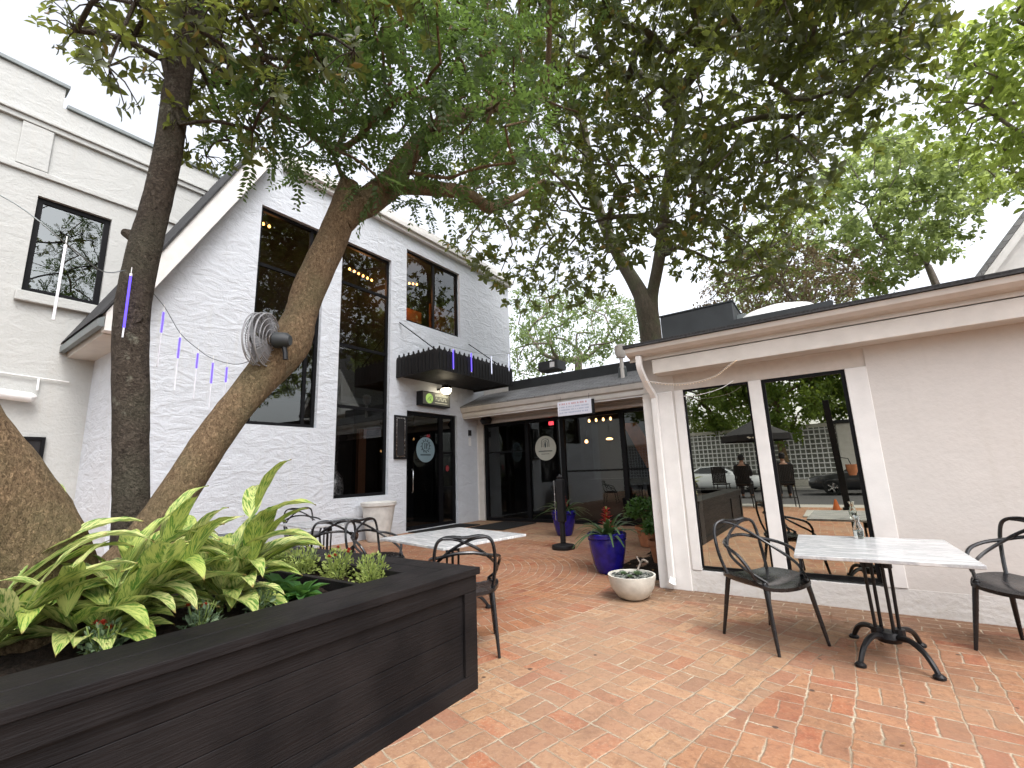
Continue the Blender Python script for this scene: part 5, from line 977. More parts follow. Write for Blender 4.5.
tree('street_tree', 'light green open tree with bare pale boughs beyond the low roof', (3.6,19.5,0), [(3.6,19.5,-.2,.3),(3.6,19.5,3,.2),(3.5,19.4,6,.13),(3.3,19.2,7.5,.09)], MED, .58, 115, .19, 'leaf_mid', 'bark_pale', 42, .06)
tree('crape_myrtle', 'rosy brown flowering tree peeping over the skylight', (-.6,15.4,0), [(-.6,15.4,-.1,.16),(-.6,15.4,2,.13),(-.5,15.3,4,.11),(-.4,15.3,5,.09)], CRA, .6, 130, .10, 'leaf_crape', 'bark_pale', 43, .06)
tree('street_tree', 'pale hazy green tree far behind the entrance roof', (-10.5,21.5,0), [(-10.5,21.5,-.2,.35),(-10.5,21.5,3,.3),(-10.6,21.4,6,.24),(-10.5,21.3,7.2,.18)], PAL, .9, 170, .17, 'leaf_pale', 'bark_pale', 44, .12)
# ------------------------------------------------------------------ seats and tables
def make_chair(label, group):
    t = empty('armchair', label, 'chair', (0,0,0), group=group)
    # seat shell: faces +X
    m = MB(); nx, ny = 12, 12; vs = []
    for side in (0, 1):
        for i in range(nx+1):
            for j in range(ny+1):
                u, v = -1+2*i/nx, -1+2*j/ny
                x, y = u*sqrt(1-.28*v*v), v*sqrt(1-.30*u*u)
                z = .475 + .035*(u*u*u*.2 + abs(v)**2.5*.6) - .02*(1-v*v)*(1-u*u) - .045*max(0,u)**3
                vs.append((x*.25-.01, y*.275, z - side*(.026 + .022*(1-max(abs(u),abs(v))**6))))
    k = (nx+1)*(ny+1); fs = []
    for i in range(nx):
        for j in range(ny):
            a = i*(ny+1)+j; fs.append((a, a+1, a+ny+2, a+ny+1)); fs.append((k+a, k+a+ny+1, k+a+ny+2, k+a+1))
    rim = [i*(ny+1) for i in range(nx+1)] + [nx*(ny+1)+j for j in range(1,ny+1)] + [i*(ny+1)+ny for i in range(nx-1,-1,-1)] + [j for j in range(ny-1,0,-1)]
    for a, b in zip(rim, rim[1:]+rim[:1]): fs.append((a, b, k+b, k+a))
    m.add(vs, fs, True); m.build('seat', M['chair'], t, auto=60)
    for sx, sy in ((1,1),(1,-1),(-1,1),(-1,-1)):
        x0 = .16 if sx > 0 else -.17
        pts = [(x0+.012*sx, sy*.205, .478),(x0+.025*sx, sy*.213, .43),(x0+.06*sx, sy*.232, .22),(x0+.10*sx, sy*.250, .0)]
        MB().tube(spline(pts, 4), [.018,.02,.0205,.02,.0193,.0187,.018,.0175,.0165,.0155,.014,.0125,.0115], 10).build('leg', M['chair'], t)
    S1 = [(-.19,-.215,.48),(-.235,-.235,.62),(-.265,-.235,.77),(-.275,-.205,.865),(-.275,-.12,.895),(-.28,0,.885),(-.275,.12,.895),(-.275,.205,.865),(-.265,.235,.77),(-.235,.235,.62),(-.19,.215,.48)]
    S2 = [(.12,-.235,.485),(.10,-.275,.58),(.03,-.295,.665),(-.10,-.27,.71),(-.21,-.19,.735),(-.25,-.07,.765),(-.255,.07,.765),(-.21,.19,.735),(-.10,.27,.71),(.03,.295,.665),(.10,.275,.58),(.12,.235,.485)]
    S3 = [(.19,-.20,.48),(.08,-.262,.555),(-.06,-.262,.63),(-.17,-.20,.71),(-.235,-.09,.80),(-.27,.06,.872),(-.28,.17,.885)]
    for s_, r in ((S1,.0135),(S2,.0135),(S3,.012),([(x,-y,z) for x,y,z in S3],.012)):
        MB().tube(spline(s_, 5), r, 8).build('back_loop', M['chair'], t)
    return t
chair0 = None
def chair(label, x, y, deg, group='black loop backed armchairs', sc=1.0):
    global chair0
    if chair0 is None: chair0 = c = make_chair(label, group)
    else: c = copy_tree(chair0); c['label'] = label; c['group'] = group
    c.location = (x, y, .0); c.rotation_euler = (0,0,radians(deg)); return c
chair('black loop backed armchair in front of the left mirrored pane at the near marble table', -.60, 4.36, -36)
chair('black loop backed armchair at the right edge against the stucco wall', .98, 4.86, -128)
chair('black loop backed armchair tucked at the end of the planter beside the middle marble table', -2.66, 3.02, 131)
chair('black loop backed armchair showing its back behind the lime green trough plants', -5.15, 3.42, 150)
chair('black loop backed armchair seen side on left of the middle marble table', -4.42, 3.52, 5)
chair('black loop backed armchair at the far end of the farthest marble table', -7.55, 4.45, -12)
def table(label, cx, cy, w, d, rz, group='white marble cafe tables'):
    t = empty('cafe_table', label, 'table', (cx,cy,0), rz, group)
    m = MB(); m.box(-w/2,w/2,-d/2,d/2,.715,.74); m.build('tabletop', M['marble'], t, bevel=.004)
    m = MB(); m.box(-.20,.20,-.025,.025,.695,.713); m.box(-.03,.03,-.2,.2,.68,.694); m.build('top_bracket', M['black_metal'], t)
    for sx in (-1,1):
        m = MB()
        for sy in (-1,1): m.tube([(sx*.055+.024*sy, sy*.02, .70),(sx*.05+.018*sy, sy*.02, .15)], .0115, 10)
        m.tube([(sx*.055,0,.60),(sx*.056,0,.66)], .038, 10); m.tube([(sx*.06,0,.14),(sx*.06,0,.19)], .04, 10); m.build('column', M['black_metal'], t)
    m = MB(); m.lathe([(0,.095),(.07,.10),(.085,.13),(.06,.165),(0,.17)], seg=18); m.build('hub', M['black_metal'], t)
    for sx in (-1,1):
        for sy in (-1,1):
            pts = [(sx*.04, sy*.04, .135),(sx*.10, sy*.13, .155),(sx*.155, sy*.225, .12),(sx*.19, sy*.285, .05),(sx*.198, sy*.302, .012)]
            m = MB(); m.tube(spline(pts, 4), [.021]*4+[.019]*4+[.017]*4+[.016]*5, 8); m.lathe([(.02,0),(.034,.004),(.034,.018),(.02,.03)], (sx*.20, sy*.305, .0), 10)
            m.build('foot', M['black_metal'], t)
    return t
table('white grey veined marble cafe table by the mirrored panes on twin black columns', .125, 4.40, .97, 1.06, radians(2))
table('white marble cafe table in the middle beyond the end of the black planter', -3.43, 3.70, 1.16, 1.05, radians(-11))
table('white marble cafe table farthest back beside the white brick wall', -6.42, 4.18, 1.0, 1.05, radians(-9))
gl_ = NT('clear_glass'); g1 = gl_.n('ShaderNodeBsdfGlass'); g1.inputs['IOR'].default_value = 1.45; g1.inputs['Roughness'].default_value = .02; g1.inputs[0].default_value = (.95,.97,.97,1)
M['clear'] = gl_.done(g1.outputs[0])
t = empty('water_carafe', 'clear glass water carafe standing on the near marble table', 'carafe', (.06, 4.82, .742))
t.scale = (.72,.72,.72)
MB().lathe([(0,.0),(.045,.0),(.05,.02),(.052,.10),(.035,.155),(.026,.19),(.033,.235),(.042,.25),(.039,.25),(.030,.235),(.022,.19),(.031,.155),(.048,.10),(.046,.024),(0,.02)], seg=28, caps=False).build('vessel', M['clear'], t)
MB().lathe([(0,.022),(.0455,.025),(.047,.085),(0,.085)], seg=28).build('water', M['clear'], t)

# ------------------------------------------------------------------ pots
def rosette(t, n, L, W, seed, z, mat, lift=.9, name='leaf'):
    """arching strap leaves from one crown"""
    R = random.Random(seed); m = MB(); rn = []
    for k in range(n):
        a = k*2.4 + R.uniform(-.3,.3); l = L*R.uniform(.7,1.1); el = R.uniform(.35,1.25)*lift; w = W*R.uniform(.8,1.1); s = 8; vs = []
        for i in range(s+1):
            u = i/s; rr = .03 + l*u*cos(el)*(1+.3*u); zz = z + l*(u*sin(el) - .55*u*u*u*cos(el*.8)); ww = w*(sin(pi*min(.95,(u*.8+.2)))**.7)
            for sgn in (-1,0,1): vs.append((rr*cos(a) - sgn*ww*sin(a), rr*sin(a) + sgn*ww*cos(a), zz + abs(sgn)*ww*.35))
        fs = []
        for i in range(s):
            for j in range(2): b = i*3+j; fs.append((b, b+1, b+4, b+3))
        m.add(vs, fs, True); rn += [R.random()]*len(vs)
    o = m.build(name, mat, t, recalc=False); at = o.data.attributes.new('rnd','FLOAT','POINT'); at.data.foreach_set('value', rn); return o
def bromeliad(label, x, y, seed, sc, fl):
    t = empty('potted_bromeliad', label, 'potted plant', (x,y,.006)); t.scale = (sc,sc,sc)
    pr = [(0,0),(.15,0),(.165,.02),(.20,.12),(.235,.28),(.248,.38),(.245,.44),(.262,.455),(.265,.50),(.25,.515),(.238,.50),(.232,.44),(0,.44)]
    MB().lathe(pr, seg=40).build('pot', M['blue'], t)
    m = MB()
    for k in range(40): a = 2*pi*k/40; m.tube([(.249*cos(a),.249*sin(a),.425),(.253*cos(a+.05),.253*sin(a+.05),.437)], .006, 4)
    m.build('bead_band', M['blue'], t)
    MB().lathe([(0,.452),(.235,.452)], seg=24, caps=False).build('soil', M['soil'], t)
    rosette(t, 34, .50, .026, seed, .46, M['leaf_strap'])
    R = random.Random(seed); P, D, N = [], [], []
    m = MB(); m.tube([(0,0,.45),(.01,0,.62),(.02,.0,.46+fl)], .012, 6); m.build('flower_stalk', M['stem'], t)
    for k in range(70):
        a = k*2.4; z = .46 + fl*(.30+.65*k/70); r_ = .012
        P.append((.015+r_*cos(a), r_*sin(a), z)); D.append((cos(a), sin(a), R.uniform(.2,1.3))); N.append((-cos(a)*.6, -sin(a)*.6, 1))
    n = len(P); leaf_mesh('flower', P, D, N, np.linspace(.115,.05,n)*np.random.RandomState(seed).uniform(.6,1.2,n), np.full(n,.03), M['petal_red'], t, .3, seed=seed)
    return t
bromeliad('large cobalt glazed pot with a red flowered bromeliad in front of the mulch bed', -2.72, 6.02, 3, 1.0, .40)
bromeliad('smaller cobalt glazed pot with a red flowered bromeliad beside the shopfront door', -5.0, 8.92, 5, 1.0, .36)
t = empty('bowl_planter', 'low pale concrete bowl of grey pebbles and succulents beside the wing corner', 'bowl planter', (-1.99, 4.97, 0))
MB().lathe([(0,0),(.10,0),(.16,.03),(.225,.12),(.25,.22),(.252,.25),(.232,.25),(.228,.21),(0,.20)], seg=40).build('bowl', M['concrete'], t)
MB().lathe([(0,.212),(.228,.212)], seg=24, caps=False).build('soil', M['soil'], t)
R = random.Random(9); m = MB()
for k in range(90):
    a, r_ = R.uniform(0,6.28), .215*sqrt(R.random()); s_ = R.uniform(.012,.03)
    pr = [(0,-s_*.6),(s_*.8,-s_*.3),(s_,0),(s_*.7,s_*.45),(0,s_*.6)]; m.lathe(pr, (r_*cos(a), r_*sin(a), .222+R.uniform(0,.012)), 7, R.uniform(.7,1.2), R.uniform(.7,1.2))
pbm = NT('river_pebbles'); c_ = pbm.noise(pbm.obj(), 22, 2)
tag(m.build('pebbles', pbm.done(pbm.bsdf(pbm.ramp(c_, [(.35,(.02,.024,.02)),(.5,(.07,.08,.068)),(.65,(.19,.19,.17))]), .6)), t), kind='stuff')
for k, (x, y, s_) in enumerate(((.05,.04,.075),(-.09,.0,.06),(.02,-.1,.05))):
    P,D,N = [],[],[]
    for q in range(28):
        a = q*2.4; el = .2+1.1*q/28; P.append((x,y,.235)); D.append((cos(a)*cos(el), sin(a)*cos(el), sin(el))); N.append((-cos(a)*sin(el), -sin(a)*sin(el), cos(el)))
    leaf_mesh('succulent', P,D,N, np.linspace(s_,s_*.5,28), np.linspace(s_*.5,s_*.3,28), M['leaf_silver'], t, -.15, seed=k)
m = MB(); m.tube(spline([(-.02,.20,.22),(.02,.24,.32),(.06,.23,.36),(.1,.26,.33)],4), .012, 6); m.tube([(.02,.24,.32),(-.03,.27,.38)], .009, 5); m.build('driftwood', M['bark_pale'], t)
def bush_pot(label, x, y, r_, h, br, bz, seed):
    t = empty('terracotta_pot', label, 'potted plant', (x,y,.012))
    MB().lathe([(0,0),(r_*.68,0),(r_*.95,h*.8),(r_*1.06,h*.8),(r_*1.08,h),(r_*.95,h),(r_*.9,h*.88),(0,h*.88)], seg=28).build('pot', M['terracotta'], t)
    R_ = np.random.RandomState(seed); n = 950
    d = rand_dir(R_, n); d[:,2] = np.abs(d[:,2])*.95 - .12; P = np.array([0,0,bz]) + d*br*R_.uniform(.35,1.0,(n,1))*np.array([1,1,.9])
    D = d + R_.normal(size=(n,3))*.6; N = rand_dir(R_, n)*.5 + np.array([0,0,1])
    L = R_.uniform(.05,.085,n); leaf_mesh('foliage', P,D,N,L,L*.6, M['leaf_bush'], t, .25, seed=seed)
    m = MB(); rr = random.Random(seed)
    for k in range(14): a = k*2.4; q = rr.uniform(.4,.85); m.tube([(.02*cos(a),.02*sin(a),h*.85),(br*.35*q*cos(a),br*.35*q*sin(a),bz-.02),(br*.8*q*cos(a),br*.8*q*sin(a),bz+br*.45)], .006, 4)
    m.build('stem', M['stem'], t); return t
bush_pot('terracotta pot with a full green bush on the mulch behind the large cobalt pot', -2.92, 8.2, .20, .34, .40, .54, 51)
bush_pot('terracotta pot with a leafy green plant half hidden by the wing corner', -2.26, 6.85, .17, .32, .24, .47, 52)
R = random.Random(77)   # fallen leaves on the mulch
P = [(R.uniform(-3.2,-2.1), R.uniform(5.9,8.6), .035) for _ in range(60)]
P += [(R.gauss(-.45,.8), 5.35+R.gauss(0,.12), .012) for _ in range(14)] + [(R.uniform(-5,2.2), R.uniform(2.6,9), .010) for _ in range(16)] + [(R.gauss(-1.95,.15), R.gauss(5.32,.12), .012) for _ in range(8)]
n = len(P); a = np.array([R.uniform(0,6.28) for _ in range(n)]); L = np.array([R.uniform(.03,.06) for _ in range(n)])
M['litter'] = leafmat('dry_leaf', (.16,.075,.03), (.34,.20,.09), (.2,.1,.04), .7, .2, .15)
tag(leaf_mesh('fallen_leaves', P, np.stack([np.cos(a),np.sin(a),0*a],1), [(R.uniform(-.2,.2),R.uniform(-.2,.2),1) for _ in range(n)], L, L*.5, M['litter'], None, -.15, seed=7), 'dry brown leaves fallen on the mulch and bricks', 'fallen leaves', kind='stuff')
t = empty('urn_planter', 'tall weathered pale urn against the white brick wall left of the door', 'urn', (-8.48, 6.76, 0))
MB().lathe([(0,0),(.22,0),(.25,.04),(.28,.25),(.335,.60),(.355,.74),(.385,.76),(.39,.83),(.36,.84),(.34,.80),(.32,.74),(0,.72)], seg=40).build('vessel', M['urn'], t)
MB().lathe([(0,.75),(.33,.75)], seg=24, caps=False).build('soil', M['soil'], t)
t = empty('small_grey_pot', 'plain grey pot standing on the trough behind the ginger plants', 'pot', (-6.4, 2.75, 0))
MB().lathe([(0,0),(.20,0),(.27,.62),(.29,.72),(.27,.73),(.25,.66),(0,.64)], seg=28).build('vessel', simple('slate_pot', (.15,.155,.16), .7, .3), t)

# ------------------------------------------------------------------ planting in the planter
def ginger_clump(label, x, y, stalks, seed, H, spread):
    """canes with two ranks of long striped blades"""
    t = empty('variegated_ginger', label, 'ginger plant', (x,y,.64), group='variegated ginger plants in the planter')
    R = random.Random(seed); ms, ml = MB(), MB(); rn = []; uvs = []
    for (az, lean, hh) in stalks:
        az = radians(az); base = (R.uniform(-.10,.10)*spread, R.uniform(-.12,.12)*spread, -.03); h = H*hh
        out = lambda u: (base[0] + cos(az)*h*lean*u**1.5, base[1] + sin(az)*h*lean*u**1.5, base[2] + h*u*(1-.18*lean*u))
        ms.tube([out(u/8) for u in range(9)], [.011-.0008*u for u in range(9)], 6)
        nl = int(5 + 3*hh); rank = az + pi/2 + R.uniform(-.7,.7)
        for k in range(nl):
            u0 = .15 + .85*(k/(nl-1)); p = out(u0); side = 1 if k % 2 else -1
            la = rank if side > 0 else rank + pi
            dx, dy = cos(la)*.75 + cos(az)*(.45+lean*.5), sin(la)*.75 + sin(az)*(.45+lean*.5); q = hypot(dx,dy); dx, dy = dx/q, dy/q
            la2 = R.uniform(-.5,.5); dx, dy = dx*cos(la2)-dy*sin(la2), dx*sin(la2)+dy*cos(la2); l = R.uniform(.36,.54)*(.8+.3*sin(pi*min(1,u0))); w = l*R.uniform(.12,.16); el = R.uniform(.3,1.0) + .3*(u0-.5); dr = R.uniform(.4,.95); s = 12; tw = R.uniform(-.35,.35)
            if k == nl-1: el = 1.2
            r_ = R.random(); vs = []; sx_, sy_ = -dy, dx
            for i in range(s+1):
                u = i/s; c = el - dr*u*u*1.3; 
                if i == 0: cx, cz = 0, 0
                else: cx += l/s*cos(el - dr*(u-.5/s)**2*1.6); cz += l/s*sin(el - dr*(u-.5/s)**2*1.6)
                ww = w*max(.0, sin(pi*(u**.75)))**.75 if 0 < i < s else (.006 if i == 0 else .0015)
                for j in (-2,-1,0,1,2):
                    f_ = j/2; lift = abs(f_)**1.5*ww*.42 + f_*ww*tw*.5 + sin(u*19+j*1.3+r_*9)*.004
                    vs.append((p[0]+dx*cx+sx_*f_*ww, p[1]+dy*cx+sy_*f_*ww, p[2]+cz+lift)); uvs.append((.5+f_*.5, u))
            fs = []
            for i in range(s):
                for j in range(4): b = i*5+j; fs.append((b, b+1, b+6, b+5))
            ml.add(vs, fs, True); rn += [r_]*len(vs)
    ms.build('stalk', M['stem'], t)
    o = ml.build('leaves', M['ginger'], t, recalc=False); me = o.data
    at = me.attributes.new('rnd','FLOAT','POINT'); at.data.foreach_set('value', rn)
    ul = me.uv_layers.new(name='UVMap'); arr = np.array(uvs)[np.array([l_.vertex_index for l_ in me.loops])]; ul.data.foreach_set('uv', arr.astype(np.float32).ravel())
    return t
ginger_clump('big clump of yellow striped ginger leaves in front of the slim dark trunk', -3.0, .74, [(75,.5,.95),(45,.8,.8),(95,.5,1.05),(70,.9,.85),(120,.4,.9),(-30,.8,.5),(15,.9,.6),(100,.9,.8),(60,.6,.6),(110,.8,.55),(150,.5,.7)], 61, .49, 1.0)
ginger_clump('yellow striped ginger with one tall shoot near the middle of the planter', -3.08, 1.34, [(75,.25,1.42),(20,.5,.7),(110,.4,.8),(160,.5,.75),(-30,.5,.6),(220,.5,.7),(60,.5,.8)], 62, .45, .7)
ginger_clump('broad dark edged ginger leaves at the left edge by the thick trunk', -3.08, .40, [(110,.4,1.0),(170,.6,.9),(-60,.7,.6),(20,.8,.6),(60,.8,.55)], 63, .56, 1.0)
def flower_tuft(label, x, y, seed, r_=.09, h=.13, n=170, red=9, group='rust flowered tufts in the planter', leaf='leaf_silver', petal='petal_rust', name='flowering_tuft', nl=1.0):
    t = empty(name, label, 'bedding plant', (x,y,.66), group=group)
    R_ = np.random.RandomState(seed); d = rand_dir(R_, n); d[:,2] = np.abs(d[:,2])
    P = d*np.array([r_,r_,h])*R_.uniform(.3,1,(n,1)); D = d + R_.normal(size=(n,3))*.5 + np.array([0,0,.4]); N = rand_dir(R_, n) + np.array([0,0,.6]); L = R_.uniform(.02,.04,n)*nl
    leaf_mesh('foliage', P,D,N,L,L*.4, M[leaf], t, .2, seed=seed)
    m = MB()
    for k in range(10): a = k*2.4; m.tube([(0,0,-.02),(r_*.5*cos(a),r_*.5*sin(a),h*.5),(r_*.7*cos(a),r_*.7*sin(a),h*.9)], .003, 4)
    m.build('stem', M['stem'], t)
    for k in range(red):
        a = k*2.4+seed; q = r_*(.2+.75*((k*.618)%1)); z = h*(.75+.3*((k*.37)%1)); P,D,N = [],[],[]
        for j in range(18): b = j*2.4; e_ = .1+1.3*j/18; P.append((q*cos(a),q*sin(a),z)); D.append((cos(b)*cos(e_),sin(b)*cos(e_),sin(e_))); N.append((-cos(b)*sin(e_),-sin(b)*sin(e_),cos(e_)))
        leaf_mesh('flower', P,D,N, np.full(18,.021), np.full(18,.013), M[petal], t, .1, seed=k)
    return t
flower_tuft('rust flowered tuft at the planter rim below the big ginger clump', -2.78, .72, 1, red=3)
flower_tuft('rust flowered tuft at the planter rim right of the big ginger clump', -2.76, 1.10, 2, red=2)
flower_tuft('grey green tuft without flowers at the planter rim below the tall ginger shoot', -2.80, 1.42, 3, red=0)
def lettuce(label, x, y, seed):
    t = empty('leafy_green', label, 'leafy plant', (x,y,.645), group='low leafy greens in the planter')
    P,D,N,L = [],[],[],[]; R_ = random.Random(seed)
    for k in range(22):
        a = k*2.4; el = .15+1.0*k/22; P.append((.01*cos(a),.01*sin(a),.02)); D.append((cos(a)*cos(el),sin(a)*cos(el),sin(el))); N.append((-cos(a)*sin(el),-sin(a)*sin(el),cos(el))); L.append(R_.uniform(.11,.17))
    L = np.array(L); leaf_mesh('leaves', P,D,N,L,L*.45, M['leaf_lettuce'], t, .35, seed=seed, fold=.3); return t
for k, (x, y, lab) in enumerate(((-2.92,1.56,'low leafy green nearest the tall ginger shoot'),(-2.83,1.68,'low leafy green nearest the planter rim'),(-3.12,1.70,'low leafy green against the dark divider board'))): lettuce(lab, x, y, k+5)
for k, (x, y, lab, rd) in enumerate(((-4.35,2.10,'lime green feathery plant at the far left of the trough',0),(-3.92,2.12,'lime green feathery plant second from the left in the trough',0),(-3.52,2.10,'lime green feathery plant in the middle of the trough',0),(-3.12,2.13,'lime green feathery plant with rust flowers low in front',5),(-2.72,2.12,'lime green feathery plant alone at the right end of the trough',0))):
    flower_tuft(lab, x, y, 20+k, .13, .21, 520, rd, 'lime green plants in the far trough', 'leaf_limey', 'petal_rust', 'feathery_plant', 1.0)

# ------------------------------------------------------------------ fan and strung lights
t = empty('wall_fan', 'grey wire caged fan mounted on the leaning tan trunk', 'fan', (-3.64, 1.72, 2.50)); 
Q = Vector((-.78,-.60,.05)).to_track_quat('Z','Y'); t.rotation_mode = 'QUATERNION'; t.rotation_quaternion = Q
m = MB(); RF = .215
for r_, z in ((RF,.0),(RF*.99,.045),(RF*.99,-.045)): m.tube([(r_*cos(a),r_*sin(a),z) for a in np.linspace(0,2*pi,49)[:-1]], .006, 5, closed=True)
for k in range(1,5):
    for z in (.06,-.06): m.tube([(RF*k/5*cos(a),RF*k/5*sin(a),z*(1.25-.25*k/5)) for a in np.linspace(0,2*pi,33)[:-1]], .003, 4, closed=True)
for k in range(84):
    a = 2*pi*k/56
    for z in (.05,-.06): m.tube([(.05*cos(a),.05*sin(a),z),(RF*.7*cos(a),RF*.7*sin(a),z*.85),(RF*.99*cos(a),RF*.99*sin(a),z*.55)], .003, 3, caps=False)
m.build('cage', M['fan_metal'], t)
MB().lathe([(0,.085),(.05,.08),(.055,.07),(0,.068)], seg=20).build('badge', M['chrome'], t)
m = MB()
for k in range(3):
    vs = []; a0 = 2*pi*k/3
    for i in range(7):
        r_ = .045 + (RF*.88-.045)*i/6
        for j in range(5): q = a0 + (j/4-.5)*(1.25 - .2*abs(i/6-.6)); vs.append((r_*cos(q), r_*sin(q), .035*(j/4-.5)*2*(1-.3*i/6)))
    m.add(vs, [(i*5+j,i*5+j+1,i*5+j+6,i*5+j+5) for i in range(6) for j in range(4)], True)
m.build('blade', M['fan_blade'], t, recalc=False)
MB().lathe([(0,-.22),(.04,-.22),(.062,-.19),(.065,-.10),(.05,-.085),(0,-.085)], seg=20).build('motor', M['hvac'], t)
m = MB(); m.tube([(0,0,-.16),(.0,-.10,-.19),(.0,-.16,-.20)], .02, 8); m.build('bracket', M['black_metal'], t)
white_tube = simple('frosted_tube', (.75,.75,.80), .3, .5, var=.03); vio = emit('violet_led', (.14,.09,1.0), 1.4); pale = emit('pale_led', (.75,.78,1.0), .8)
def icicle(label, p, L, lit, lo=0, hi=.5, r_=.011, group='violet and white icicle lights', tilt=(0,0)):
    t = empty('icicle_light', label, 'icicle light', p, group=group)
    d = lambda u: (tilt[0]*u*L, tilt[1]*u*L, -u*L)
    MB().tube([(0,0,.05),d(0)], .003, 4).build('lead', M['white_plastic'], t)
    MB().tube([d(0),d(.04)], r_*1.25, 8).build('cap', white_tube, t)
    if lit:
        MB().tube([d(lo+.04), d(hi)], r_, 8).build('glowing_tube', lit, t)
        MB().tube([d(hi+.005), d(1)], r_*.75, 8).build('tube', white_tube, t)
    else: MB().tube([d(.04), d(1)], r_, 8).build('tube', white_tube, t)
    return t
def wire(name, label, pts, r_=.004, sag=0):
    return tag(MB().tube(spline(pts, 6), r_, 5).build(name, M['hvac_grey'] if r_ > .003 else M['white_plastic']), label, 'cable')
wire('light_cable', 'thin cable sagging from the upper left to the slim dark trunk', [(-3.40,-.20,2.95),(-3.245,.21,2.84),(-3.206,.463,2.67),(-3.7,.72,2.75),(-4.16,.93,2.97)], .0035)
wire('light_cable', 'thin cable sagging between the slim dark trunk and the leaning trunk', [(-4.33,1.10,2.97),(-4.338,1.251,2.82),(-4.296,1.369,2.61),(-4.252,1.493,2.49),(-4.215,1.598,2.42),(-4.1,1.75,2.38),(-3.93,1.86,2.45)], .0035)
wire('light_cable', 'thin cable strung along the front of the toothed door canopy', [(-7.44,7.6,4.50),(-7.43,8.8,4.52),(-7.43,9.7,4.60),(-7.43,10.9,4.92)], .005)
icicle('unlit white icicle tube hanging in front of the grey building window', (-3.206,.463,2.66), .42, None, r_=.006)
icicle('violet lit icicle tube hanging against the slim dark trunk', (-4.135,.965,2.95), .50, vio, 0, .85, .0075)
for (p, lab, L, hi) in (((-4.338,1.251,2.79),'violet icicle tube nearest the slim dark trunk in front of white brick',.48,.40),((-4.296,1.369,2.59),'second violet icicle tube from the slim trunk along the sagging cable',.46,.42),((-4.252,1.493,2.47),'third violet icicle tube from the slim trunk along the sagging cable',.40,.36),((-4.215,1.598,2.40),'fourth violet icicle tube from the slim trunk along the sagging cable',.40,.48),((-4.181,1.695,2.37),'violet icicle tube nearest the leaning trunk on the sagging cable',.36,.40)):
    icicle(lab, p, L, vio, 0, hi, .0075)
for (p, lab, lt, hi) in (((-7.43,8.118,4.46),'violet icicle tube at the corner of the toothed door canopy',vio,.95),((-7.43,8.81,4.50),'violet icicle tube in the middle of the toothed door canopy',vio,.95),((-7.43,9.669,4.58),'white icicle tube right of the violet ones on the door canopy',pale,.95),((-7.43,10.50,4.80),'white icicle tube at the far right end of the door canopy',pale,.95)):
    icicle(lab, p, .54, lt, 0, hi, .013)
tag(MB().tube(spline([(-1.42,5.50,2.19),(-1.2,5.42,2.17),(-.95,5.36,2.20),(-.80,5.35,2.27)],6), .0035, 6).build('white_cable', M['white_plastic']), 'white cable sagging across the top of the left mirrored pane', 'cable')
# ------------------------------------------------------------------ house beyond the low roof at the right
t = empty('gabled_house', 'white gabled house with a grey roof behind the low wing at the far right', 'house', (6.3, 16, 0))
hz = lambda x: 9.2 - abs(x)*1.28
MB().prism([(-2.6,0),(2.6,0),(2.6,hz(2.6)),(0,hz(0)),(-2.6,hz(2.6))], 0, 9, 'y').build('wall', M['trim'], t)
m = MB()
for sg in (-1,1): m.prism([(0,hz(0)+.02),(sg*3.1,hz(3.1)+.02),(sg*3.1,hz(3.1)+.16),(0,hz(0)+.20)], -.45, 9.4, 'y')
m.build('roof', M['roof_grey'], t)
m = MB()
for sg in (-1,1): m.prism([(0,hz(0)+.0),(sg*3.08,hz(3.08)+.0),(sg*3.0,hz(3.08)-.16),(0,hz(0)-.24)], -.43, -.36, 'y'); m.prism([(sg*.05,hz(.05)-.3),(sg*2.58,hz(2.58)-.14),(sg*2.5,hz(2.6)-.26),(sg*.05,hz(.05)-.46)], -.06, -.002, 'y')
m.build('barge_board', M['trim'], t)
m = MB(); frame(m, 'y', -.05, .0, -.6, .6, 5.2, 6.9, .08, (0,), (6.05,), .04); f = m.build('window', M['trim'], t)
pane('y', -.02, -.55, .55, 5.25, 6.85, M['glassH'], f)
m = MB(); m.box(-2.6, 2.6, -.5, -.002, 5.0, 5.12); m.build('belt_course', M['trim'], t)

# ------------------------------------------------------------------ across the street (mirrored in the two tall panes)
t = empty('lattice_screen', 'pale square lattice screen wall along the far side of the street', 'screen wall', (-7, -20.6, 0))
m = MB()
for k in range(72): x = -12 + k*.27; m.box(x, x+.055, -.03, .03, .35, 3.3)
for k in range(11): z = .40 + k*.275; m.box(-12, 7.2, .031, .075, z, z+.055)
m.build('lattice', M['white_plastic'], t)
m = MB(); m.box(-12.1, 7.3, -.08, .10, 3.302, 3.5); m.box(-12.1, 7.3, -.1, .12, 0, .349); m.build('frame', M['concrete'], t)
MB().box(-12, 7.2, -.16, -.10, .35, 3.3).build('backing', simple('grey_panel', (.24,.245,.22), .8), t)
t = empty('tan_building', 'plain tan building wall at the right end of the lattice screen', 'building', (4.2, -21, 0))
MB().box(-4.0, 6, -5, .6, 0, 3.4).build('wall', M['trim_warm'], t); MB().box(-4.1, 6.1, -5.1, .7, 3.402, 3.6).build('roof', M['roof'], t)
m = MB(); frame(m, 'y', .602, .66, -2.6, -1.4, 1.1, 2.4, .07, (-2.0,)); f = m.build('window', M['black_frame'], t); pane('y', .64, -2.55, -1.45, 1.15, 2.35, M['glassH'], f)
def rnd_crown(cx, cy, cz, rx, ry, rz, n, seed):
    R_ = np.random.RandomState(seed); d = rand_dir(R_, n)*R_.uniform(.25,1,(n,1))**.6
    return [(cx+a*rx, cy+b*ry, cz+c*rz) for a,b,c in d]
